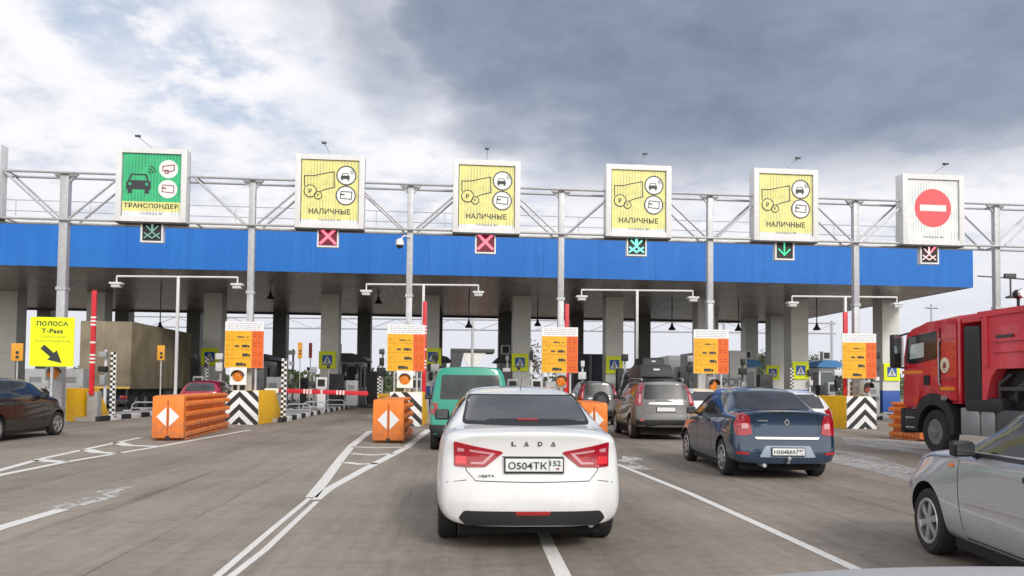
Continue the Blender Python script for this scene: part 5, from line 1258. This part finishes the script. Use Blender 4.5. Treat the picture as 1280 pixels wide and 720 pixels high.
b = MB().use(dark_plastic); b.hexa([(X - .34, .02, 2.05), (X - .12, .06, 2.05), (X - .10, -.14, 2.05), (X - .32, -.16, 2.05), (X - .34, .02, 2.90), (X - .12, .06, 2.90), (X - .10, -.14, 2.90), (X - .32, -.16, 2.90)], None, .05); b.tube([(X - .2, -.06, 2.85), (X + .05, -.25, 2.93)], .025, 8); b.tube([(X - .2, -.06, 2.08), (X + .02, -.12, 2.05)], .025, 8); b.use(white_paint); b.box(X - .10, X - .06, -.16, .04, 2.1, 2.86, bev=.01); mo = b.build('mirror', t)
b = MB().use(mat('mirror_face', (.6, .62, .64), .08, 1.0)); b.hexa([(X - .305, -.163, 2.42), (X - .12, -.145, 2.42), (X - .12, -.15, 2.42), (X - .305, -.168, 2.42), (X - .305, -.163, 2.84), (X - .12, -.145, 2.84), (X - .12, -.15, 2.84), (X - .305, -.168, 2.84)]); b.build('mirror_glass', mo)
b = MB().use(dark_plastic); b.tube([(X + .25, -3.9, 3.1), (X + .25, -3.9, 3.42)], .03, 8); b.lathe([(.05, 3.40), (.10, 3.44), (.11, 3.52), (.06, 3.58)], (X + .25, -3.9, 0), 'z', 16); b.use(chrome); b.lathe([(.09, -.06), (.10, 0), (.02, .02)], (X + .25, -4.02, 3.5), 'y', 14); b.build('work_light', t)

# ================================================================= ISLAND FURNITURE
def chequer_post(px, py0, D, label, wd=.2, z0=.14):
    p = colx(px, D); h = atD(px, py0, D).z - z0
    s = thing('chequered_post', label, 'post', (p.x, p.y, z0), 0, 'black and white chequered posts')
    b = MB().use(concrete_white); b.box(-wd / 2, wd / 2, 0, .08, 0, h); b.use(concrete_black); n = int(h / (wd / 2)); c = h / n
    for k in range(n): x0 = -wd / 2 if k % 2 else 0; b.box(x0 + .001, x0 + wd / 2 - .001, -.004, .0, k * c, (k + 1) * c)
    b.build('post', s); b = MB().use(dark_grey); b.box(-.14, .14, -.04, .14, 0, .03); b.build('foot_plate', s)
for a in ((141, 440, 31.2, 'chequered post right of the raised barrier by the grey trailer'), (355, 448, 31.0, 'chequered post beside the lowered red barrier'), (258, 446, 46.5, 'chequered post right of the raspberry red car'),
          (1066, 478, 32.0, 'chequered post behind the rightmost tariff board'), (990, 460, 46.0, 'chequered post left of the crossing sign near the blue saloon'), (474, 455, 46.0, 'chequered post far behind the short orange barrier')): chequer_post(*a)
def crossing_sign(px, py, D, label):
    p = atD(px, py, D); s = thing('crossing_sign', label, 'sign', p, 0, 'pedestrian crossing signs on the columns'); a = .53
    b = MB().use(sign_yel); b.box(-a, a, 0, .03, -a * 1.05, a * 1.05); b.build('board', s)
    b = MB().use(sign_blue); flat(b, [(-.31, -.31), (.31, -.31), (.31, .31), (-.31, .31)], -.006); b.use(sign_white); flat(b, [(-.27, -.24), (.27, -.24), (0, .25)], -.011)
    b.use(sign_black); disc(b, .0, .10, .035, -.016, 10); stroke(b, [(0, .06), (.0, -.06), (.08, -.2)], .05, -.016); stroke(b, [(0, -.05), (-.08, -.2)], .05, -.016); stroke(b, [(-.09, -.03), (0, .03), (.07, -.05)], .03, -.016); b.build('pictogram', s)
for a in ((262, 446, 49.9, 'crossing sign on the column left of the first tariff board'), (409, 450, 49.9, 'crossing sign on the column above the lowered barrier'), (541, 446, 49.9, 'crossing sign just left of the green van roof'),
          (650, 453, 49.9, 'crossing sign left of the middle tariff board'), (768, 456, 49.9, 'crossing sign between dark navy lorry and grey off roader'), (1001, 463, 49.9, 'crossing sign above the boot of the blue saloon'),
          (1115, 465, 49.9, 'crossing sign on the rightmost column beside the red lorry'), (966, 466, 60.5, 'small far crossing sign above the blue saloon roof')): crossing_sign(*a)
def kiosk(px, D, label, mm=grey_box, h=1.75):
    p = colx(px, D); s = thing('payment_kiosk', label, 'kiosk', (p.x, p.y, .14), 0, 'payment machines on the islands')
    b = MB().use(mm); b.box(-.22, .22, 0, .4, 0, h * .62, bev=.02); b.box(-.3, .3, -.05, .42, h * .62, h, bev=.04); b.build('cabinet', s)
    b = MB().use(black); b.box(-.2, .2, -.06, -.052, h * .70, h * .93); b.build('screen', s)
    b = MB().use(steel); b.tube([(.34, .2, 0), (.34, .2, h + .7)], .03, 6); b.build('mast', s); b = MB().use(dark_plastic); b.box(.26, .42, .05, .3, h + .5, h + .72, bev=.02); b.build('camera_box', s)
for px, D, lab, mm in ((248, 45, 'grey payment machine beside the raspberry red car', grey_box), (402, 44, 'grey payment machine above the lowered barrier', white_metal), (521, 44, 'grey payment machine right of the second tariff board', grey_box), (556, 43, 'payment machine just left of the green van', grey_box),
                       (641, 43, 'grey payment machine behind the white saloon roof left', grey_box), (671, 42, 'payment machine left of the middle tariff board', white_metal), (1041, 44, 'grey payment machine left of the rightmost tariff board', grey_box), (378, 52, 'far payment machine left of the lowered barrier column', dark_grey), (208, 46, 'payment machine behind the long orange barrier', grey_box)): kiosk(px, D, lab, mm)
def booth(px, D, label, mm=mat('booth_panel', (.34, .345, .34), .45, var=.1, vscale=2), W=1.95, L=3.4, top=None):
    p = colx(px, D); s = thing('toll_booth', label, 'booth', (p.x, p.y, .14), 0, 'toll booths on the islands'); x = W / 2; s.scale = (1.1, 1, 1.22)
    b = MB().use(mm); b.box(-x, x, 0, L, 0, .98, bev=.02); b.box(-x, x, 0, L, 2.15, 2.45, bev=.02)
    for sx in (-1, 1):
        for yy in (0, L - .12): b.box(min(sx * x, sx * (x - .12)), max(sx * x, sx * (x - .12)), yy, yy + .12, .98, 2.15)
        b.box(min(sx * x, sx * (x - .06)), max(sx * x, sx * (x - .06)), L * .5, L * .58, .98, 2.15)
    b.build('body', s)
    b = MB().use(glass_lite); b.box(-x + .04, x - .04, .04, L - .04, .985, 2.145); b.build('glazing', s)
    b = MB().use(dark_plastic); b.box(x - .02, x + .02, 1.0, 1.9, .1, 2.05); b.build('door', s)
    b = MB().use(top or dark_grey)      # curved visor roof
    pr = [(-x - .35, 2.50), (-x - .1, 2.74), (-.4, 2.90), (.4, 2.90), (x + .1, 2.74), (x + .35, 2.50), (x, 2.46), (-x, 2.46)]
    b.prism(pr, lambda u, v, q: (u, q - .5, v), L + .8); b.build('roof', s)
    b = MB().use(white_metal); b.box(-x + .1, -x + .65, -.45, .05, 2.92, 3.45, bev=.03); b.use(black); b.box(-x + .17, -x + .58, -.455, -.449, 3.0, 3.38); b.build('ventilation_unit', s)
for k, (i, lab) in enumerate(((1, 'toll booth beside the grey lorry trailer'), (2, 'toll booth behind the column right of the lowered barrier'), (3, 'toll booth behind the column left of the green van'), (4, 'toll booth right of the green van'))):
    px0 = PX[i]; Dn = GD(px0); q = colx(px0, Dn); Dk = 55.5
    pos = Vector((q.x + .1, q.y + (Dk - Dn), 0)); s_ = pos; 
    cu_ = pos.x * math.cos(YAW) - pos.y * math.sin(YAW); dd_ = pos.x * math.sin(YAW) + pos.y * math.cos(YAW)
    booth(CX + F * cu_ / dd_, dd_, lab, mat('blue_white_booth', (.55, .57, .6), .5) if k > 4 else mat('booth_panel', (.34, .345, .34), .45), top=col_blue if k > 4 else None)
booth(1035, 60, 'small blue topped booth beyond the boot of the blue saloon', white_paint, 1.3, 2.2, top=mat('light_blue_panel', (.05, .22, .5), .5))
booth(935, 60, 'small blue topped booth right of the white box lorry', white_paint, 1.1, 2.2, top=mat('light_blue_panel', (.05, .22, .5), .5))
def guard(px, D, label, L=1.1):
    p = colx(px, D); s = thing('hoop_guard', label, 'guard rail', (p.x, p.y, .14), 0, 'tubular hoop guards on the islands')
    b = MB().use(steel); b.tube([(-L / 2, 0, 0), (-L / 2 + .12, 0, .42), (-L / 2 + .25, 0, .5), (L / 2 - .1, 0, .5), (L / 2, 0, .40), (L / 2, 0, 0)], .028, 8); b.build('hoop', s)
    b = MB().use(steel); b.tube([(-L / 2 + .1, 0, .25), (L / 2, 0, .25)], .025, 8); b.build('crossbar', s)
for a in ((180, 34, 'hoop guard left of the long orange barrier'), (372, 33.5, 'hoop guard nearest the chequered post by the lowered barrier'), (392, 38, 'hoop guard under the middle of the lowered barrier'), (418, 43, 'hoop guard before the blue based column'), (222, 40, 'hoop guard behind the long orange barrier')): guard(*a)
def plate_post(px, py, D, label, mm, w_=.34, h=.62):
    p = atD(px, py, D); s = thing('marker_post', label, 'marker', (p.x, p.y, .14), 0, 'slim posts with yellow signal plates'); z = p.z - .14
    b = MB().use(steel); b.tube([(0, .06, 0), (0, .06, z)], .028, 8); b.build('post', s); b = MB().use(mm); b.box(-w_ / 2, w_ / 2, 0, .05, z - h / 2, z + h / 2, bev=.02); b.build('plate', s)
    b = MB().use(sign_black); disc(b, .02, z - .02, .06, -.006, 14); disc(b, .02, z - .18, .06, -.006, 14); b.build('signal_lens', s)
am = mat('amber_plate', (.72, .33, .03), .5)
plate_post(21, 440, 27.5, 'yellow signal plate left of the lane notice', am, .40, .62); plate_post(201, 441, 32.5, 'yellow signal plate before the grey lorry trailer', am, .3, .62)
plate_post(375, 438, 44, 'yellow signal plate left of the column over the lowered barrier', am, .25, .9); plate_post(388, 438, 47, 'red signal plate left of the column over the lowered barrier', mat('red_plate', (.45, .05, .04), .5), .2, .9)
# pale boards and clutter seen through the plaza
def cabinet(px, D, wd, h, label, mm, name='equipment_cabinet', d=.6):
    p = colx(px, D); s = thing(name, label, 'cabinet', (p.x, p.y, .14), 0, 'equipment cabinets on the islands'); b = MB().use(mm); b.box(-wd / 2, wd / 2, 0, d, .1, h, bev=.02); b.use(dark_grey); b.box(-wd / 2 + .04, wd / 2 - .04, .04, d - .04, 0, .1); b.build('case', s)
    b = MB().use(dark_plastic); b.box(wd / 2 - .12, wd / 2 - .08, -.02, 0, h * .5, h * .6); b.build('handle', s)
    b = MB().use(black)
    for k in range(5): b.box(-wd * .3, wd * .2, -.006, -.002, h * .8 - k * .05, h * .8 - k * .05 + .02)
    b.build('louvre', s)
for a in ((320, 36, .7, 2.0, 'tall dark cabinet right of the first tariff board', dark_grey), (342, 40, .8, 1.7, 'grey cabinet behind the first chevron block', grey_box), (90, 33, .9, 1.9, 'grey cabinet beside the lane notice', grey_box), (46, 34, 1.0, 1.9, 'pale cabinet behind the lane notice', grey_box), (440, 47, .7, 1.6, 'grey cabinet at the free end of the lowered barrier', grey_box),
          (548, 38, .5, 1.5, 'blue cabinet touching the green van outline', col_blue), (1092, 37, .6, 1.7, 'grey cabinet left of the rightmost column', grey_box), (690, 37, .6, 1.6, 'grey cabinet below the middle tariff board', grey_box), (480, 41, .6, .9, 'yellow cabinet above the short orange barrier', tar_yel), (496, 41, .5, .9, 'yellow cabinet below the second tariff board', tar_yel)): cabinet(*a)
SPOTS = ['behind the raised barrier by the grey trailer', 'right of the grey trailer', 'left of the first tariff board', 'right of the first tariff board', 'right of the first chevron block', 'left of the column above the lowered barrier', 'right of the column above the lowered barrier',
  'above the free end of the lowered barrier', 'left of the second tariff board', 'right of the second tariff board', 'left edge of the green van', 'right of the green van', 'left of the middle tariff board', 'right of the middle tariff board', 'left of the grey off roader', 'right of the grey off roader', 'behind the blue saloon roof', 'right of the blue saloon roof', 'left of the rightmost tariff board', 'right of the rightmost tariff board']
rm = random.Random(11)
for (px, D), lab in zip(((132, 36), (244, 50), (276, 44), (331, 42), (366, 48), (393, 45), (432, 52), (447, 55), (478, 43), (545, 41), (539, 50), (634, 48), (664, 44), (728, 46), (781, 44), (862, 46), (928, 48), (1012, 50), (1046, 42), (1094, 44)), SPOTS):
    p = colx(px, D); s = thing('equipment_mast', 'slim lane equipment mast ' + lab, 'mast', (p.x, p.y, .14), 0, 'slim masts with small boxes on the islands'); h = rm.uniform(2.2, 3.6)
    b = MB().use(rm.choice((steel, dark_grey, white_metal))); b.box(-.05, .05, -.05, .05, 0, h); b.build('pole', s)
    for k in range(rm.choice((2, 3))):
        b = MB().use(rm.choice((dark_plastic, dark_grey, white_metal, grey_box, black))); z = h - .35 - k * rm.uniform(.55, .8); w_ = rm.uniform(.12, .3); b.box(-w_, w_ * .6, -.3, -.052, z, z + rm.uniform(.2, .5), bev=.02); b.build('box', s)
for px, D, wd, h, lab, mm in ((300, 47, 1.1, 2.3, 'dark lane machine left of the tall chequered post', black), (420, 49, .8, 2.0, 'dark lane machine above the lowered barrier', dark_plastic), (470, 50, 1.0, 2.2, 'dark lane machine left of the second tariff board', black), (562, 47, .8, 2.4, 'dark lane machine touching the green van roof', dark_plastic), (630, 46, .8, 2.2, 'dark lane machine right of the green van', black),
                          (782, 48, 1.0, 2.5, 'dark lane machine left of the grey off roader', dark_plastic), (858, 48, .8, 2.3, 'dark lane machine right of the grey off roader', black), (958, 47, .8, 2.2, 'dark lane machine above the blue saloon roof', dark_plastic), (1030, 46, .5, 1.6, 'dark lane machine left of the rightmost tariff board', black), (188, 52, 1.0, 2.4, 'dark lane machine over the long orange barrier', black)): cabinet(px, D, wd, h, lab, mm, 'lane_machine')
for px, py, D, zt in ((473, 378, 50, 0), (586, 408, 47, 0), (672, 406, 52, 0), (840, 411, 50, 0), (923, 412, 50, 0), (1021, 411, 49, 0), (338, 372, 47, 0), (200, 410, 46, 0)):
    p = atD(px, py, D); s = thing('pendant_lamp', 'dark pendant lamp hanging under the canopy', 'lamp', p, 0, 'pendant lamps under the canopy')
    b = MB().use(dark_grey); b.tube([(0, 0, .1), (0, 0, CANZ + .02 - p.z)], .035, 6); b.build('rod', s)
    b = MB().use(black); b.lathe([(.23, -.08), (.22, 0), (.10, .16), (.06, .35)], (0, 0, 0), 'z', 18); b.build('shade', s)
LBL = {473: 'above and left of the second tariff board', 586: 'above the green van', 672: 'left of the middle tariff board', 840: 'left of the fourth tariff board', 923: 'right of the fourth tariff board', 1021: 'left of the rightmost tariff board', 338: 'right of the first tariff board', 200: 'over the grey lorry trailer'}
for o, k in zip(sorted([o for o in bpy.data.objects if o.name.startswith('pendant_lamp')], key=lambda o: o.name), (473, 586, 672, 840, 923, 1021, 338, 200)): o['label'] = 'dark pendant lamp ' + LBL[k]

# ================================================================= BEYOND THE PLAZA
def lattice(label, D, z0, z1, pxs, px0, px1):
    a, c = colx(px0, D), colx(px1, D); s = thing('far_gantry', label, 'gantry', a); d = c - a; n_ = 26
    b = MB().use(steel); b.tube([(0, 0, z0), (d.x, d.y, z0)], .09, 6); b.tube([(0, 0, z1), (d.x, d.y, z1)], .09, 6)
    for k in range(n_): u, v = d * (k / n_), d * ((k + 1) / n_); b.tube([(u.x, u.y, z0 if k % 2 else z1), (v.x, v.y, z1 if k % 2 else z0)], .05, 5)
    b.build('truss', s)
    for px in pxs: q = colx(px, D) - a; b = MB().use(steel); b.tube([(q.x, q.y, 0), (q.x, q.y, z1 + .3)], .16, 8); b.build('post', s)
lattice('thin lattice gantry seen through the plaza beyond the canopy', 92, 8.0, 9.2, (420, 590, 757, 905, 1040), 150, 1045)
leafm = bpy.data.materials.new('leaves'); leafm.use_nodes = True; q = NT(leafm.node_tree); oi = q.new('ShaderNodeTexCoord').outputs['Object']
q.put(q.n['Principled BSDF'].inputs['Base Color'], q.mix(q.ramp(q.noise(oi, .5, 4), .3, .7), (.035, .055, .022), (.09, .11, .045))); q.n['Principled BSDF'].inputs['Roughness'].default_value = .8
bark = mat('bark', (.09, .07, .055), .9, var=.3)
rr = random.Random(3)
b = MB().use(leafm)
for k in range(300):
    px = -60 + 1480 * k / 300 + rr.uniform(-3, 3); D = rr.uniform(170, 260); c = colx(px, D); hh = (3.2 + 2.4 * math.sin(k * .13) ** 2 + rr.uniform(0, 2.2)) * (1.25 if px > 850 else .75); wdt = rr.uniform(2.5, 5)
    for j in range(70):
        a, r_ = rr.uniform(0, 6.28), rr.random() ** .5; z = rr.random(); wv = wdt * (1 - z ** 2.2) ** .5 * r_
        o = Vector((c.x + wv * math.cos(a), c.y + wv * math.sin(a), z * hh)); u = Vector((rr.gauss(0, 1), rr.gauss(0, 1), rr.gauss(0, 1))).normalized() * rr.uniform(.35, .8); v = u.orthogonal().normalized() * rr.uniform(.3, .6)
        b.poly([o - u, o - v, o + u, o + v])
b.build('woodland', kind='stuff', sharp=0, recalc=False)
def tree(px, D, hh, label, dens=260, lm=leafm, seed=1):
    p = colx(px, D); s = thing('tree', label, 'tree', p, 0, 'trees beyond the plaza'); r2 = random.Random(seed); tips = []
    b = MB().use(bark); b.tube([(0, 0, 0), (.1, 0, hh * .3), (.0, .1, hh * .6), (.1, 0, hh * .9)], .16, 8, .03)
    for k in range(16):
        z = hh * r2.uniform(.25, .85); a = r2.uniform(0, 6.28); l = hh * .32 * (1.1 - z / hh); e2 = Vector((math.cos(a) * l, math.sin(a) * l, z + l * .8)); b.tube([(0, 0, z), (e2.x * .5, e2.y * .5, z + l * .3), tuple(e2)], .05, 5, .012); tips.append(e2)
        for _ in range(3): q_ = e2 + Vector((r2.gauss(0, .4), r2.gauss(0, .4), r2.uniform(.2, .9))); b.tube([tuple(e2 * .8), tuple(q_)], .02, 4, .006); tips.append(q_)
    b.build('trunk', s)
    b = MB().use(lm)
    for k in range(dens):
        o = r2.choice(tips) + Vector((r2.gauss(0, .45), r2.gauss(0, .45), r2.gauss(0, .4))); u = Vector((r2.gauss(0, 1), r2.gauss(0, 1), r2.gauss(0, 1))).normalized() * r2.uniform(.12, .28); v = u.orthogonal().normalized() * .14; b.poly([o - u, o - v, o + u, o + v])
    b.build('crown', s, sharp=0, recalc=False)
rust = mat('bare_twigs', (.12, .085, .065), .9)
tree(663, 98, 6.6, 'bare brown tree beyond the plaza left of the middle tariff board', 260, rust, 4); tree(1018, 120, 6.5, 'dark tree far beyond the boot of the blue saloon', 700, leafm, 6)
tree(1085, 118, 6.0, 'dark tree far beyond the rightmost tariff board', 700, leafm, 8); tree(948, 125, 7.0, 'round dark tree right of the small blue booth', 800, leafm, 9)
# small far canopy on a forked pier, seen over the green van
p = colx(590, 112); s = thing('far_shelter', 'small far shelter on a forked pale pier above the green van', 'shelter', p)
b = MB().use(dark_grey); b.box(-3.1, 3.2, 0, 6, 6.2, 6.75, bev=.1); b.hexa([(-3.1, 0, 1.2), (-2.2, 0, 1.2), (-2.2, 6, 1.2), (-3.1, 6, 1.2), (-3.1, 0, 6.2), (-1.2, 0, 6.2), (-1.2, 6, 6.2), (-3.1, 6, 6.2)]); b.build('roof', s)
b = MB().use(col_white); b.prism([(-.5, 0), (.6, 0), (.55, 4.2), (2.0, 6.2), (-1.5, 6.2), (-.55, 4.2)], lambda u, v, q_: (u, q_ + .2, v), 1.0); b.build('pier', s)
for px, D, lab, mm in ((574, 88, 'small red car far ahead over the green van, left one', mat('far_red_paint', (.55, .04, .03), .4)), (606, 88, 'small orange red car far ahead over the green van, right one', mat('far_orange_paint', (.65, .12, .04), .4))):
    s_, bv_ = build_car('van', lab, 'van', colx(px, D), 0, dict(van), mm, 1); s_.scale = (1, 1, 1.35)
# pole line at right
def pole(px, D, h, label, arm=None):
    p = colx(px, D); s = thing('utility_pole', label, 'pole', p, 0, 'slender poles beyond the canopy'); b = MB().use(steel); b.tube([(0, 0, 0), (0, 0, h)], .16, 8, .07); b.build('pole', s)
    b = MB().use(dark_grey); b.tube([(-.6, 0, h - .4), (.6, 0, h - .4)], .04, 6); b.build('crossarm', s)
pole(1165, 70, 9.2, 'slender pole just right of the rightmost column'); pole(1204, 85, 9.0, 'slender pole above the cab of the red lorry')
a, c = atD(1222, 345, 43), atD(1420, 356, 43); s = thing('overhead_cable', 'cable running right from the canopy corner', 'cable', a)
b = MB().use(dark_grey); v = c - a; b.tube([(0, 0, 0), tuple(v * .5 - Vector((0, 0, .06))), tuple(v)], .035, 6); b.build('wire', s)
p = atD(1263, 347, 43); s = thing('pendant_lamp', 'lamp hanging from the cable above the red lorry', 'lamp', p)
b = MB().use(dark_grey); b.box(-.35, .3, -.08, .08, -.05, .22, bev=.03); b.tube([(0, 0, 0), (0, 0, -1.0)], .05, 6); b.build('hanger', s); b = MB().use(dark_grey); b.lathe([(.28, -1.12), (.25, -1.04), (.06, -.98)], (0, 0, 0), 'z', 16); b.build('shade', s)

# ================================================================= the viewer's own bonnet
own = dict(L=1.65, W=1.78, R=.32, axles=(.80,), rim='cap', step=.08, zm=.7,
  y=[0, .3, .8, 1.2, 1.5, 1.65], zt=[1.16, 1.16, 1.155, 1.13, 1.05, .89], wt=[.74, .74, .73, .70, .62, .5], zs=[1.02, 1.01, .99, .94, .84, .74], ws=[.86, .86, .85, .82, .76, .66], wm=[.89, .89, .89, .88, .83, .74], zb=[.2, .2, .2, .22, .25, .3],
  rp=[(.2, 0), (1.2, 0)], fp=[(.2, .1), (.5, 0), (.8, .04), (1.1, .12)], rc=0, fc=.3, rl=.3, fl=.6)
own['parts'] = [('headlight', lens_clear, [('front', rounded([(s_ * a, c) for a, c in ((.42, .70), (.80, .72), (.78, .86), (.45, .84))], .02)) for s_ in (-1, 1)]), ('grille', black, [('front', rounded([(-.36, .35), (.36, .35), (.4, .75), (-.4, .75)], .05))])]
s, bv = build_car('car_front', 'pale silver bonnet of the viewing car at the bottom edge', 'car', cw(1.03, .42), -R(4), own, mat('pale_silver_paint', (.42, .42, .43), .45, .1, coat=.0))
# ================================================================= checks done, end of scene
for me in [m for m in bpy.data.meshes if m.users == 0]: bpy.data.meshes.remove(me)
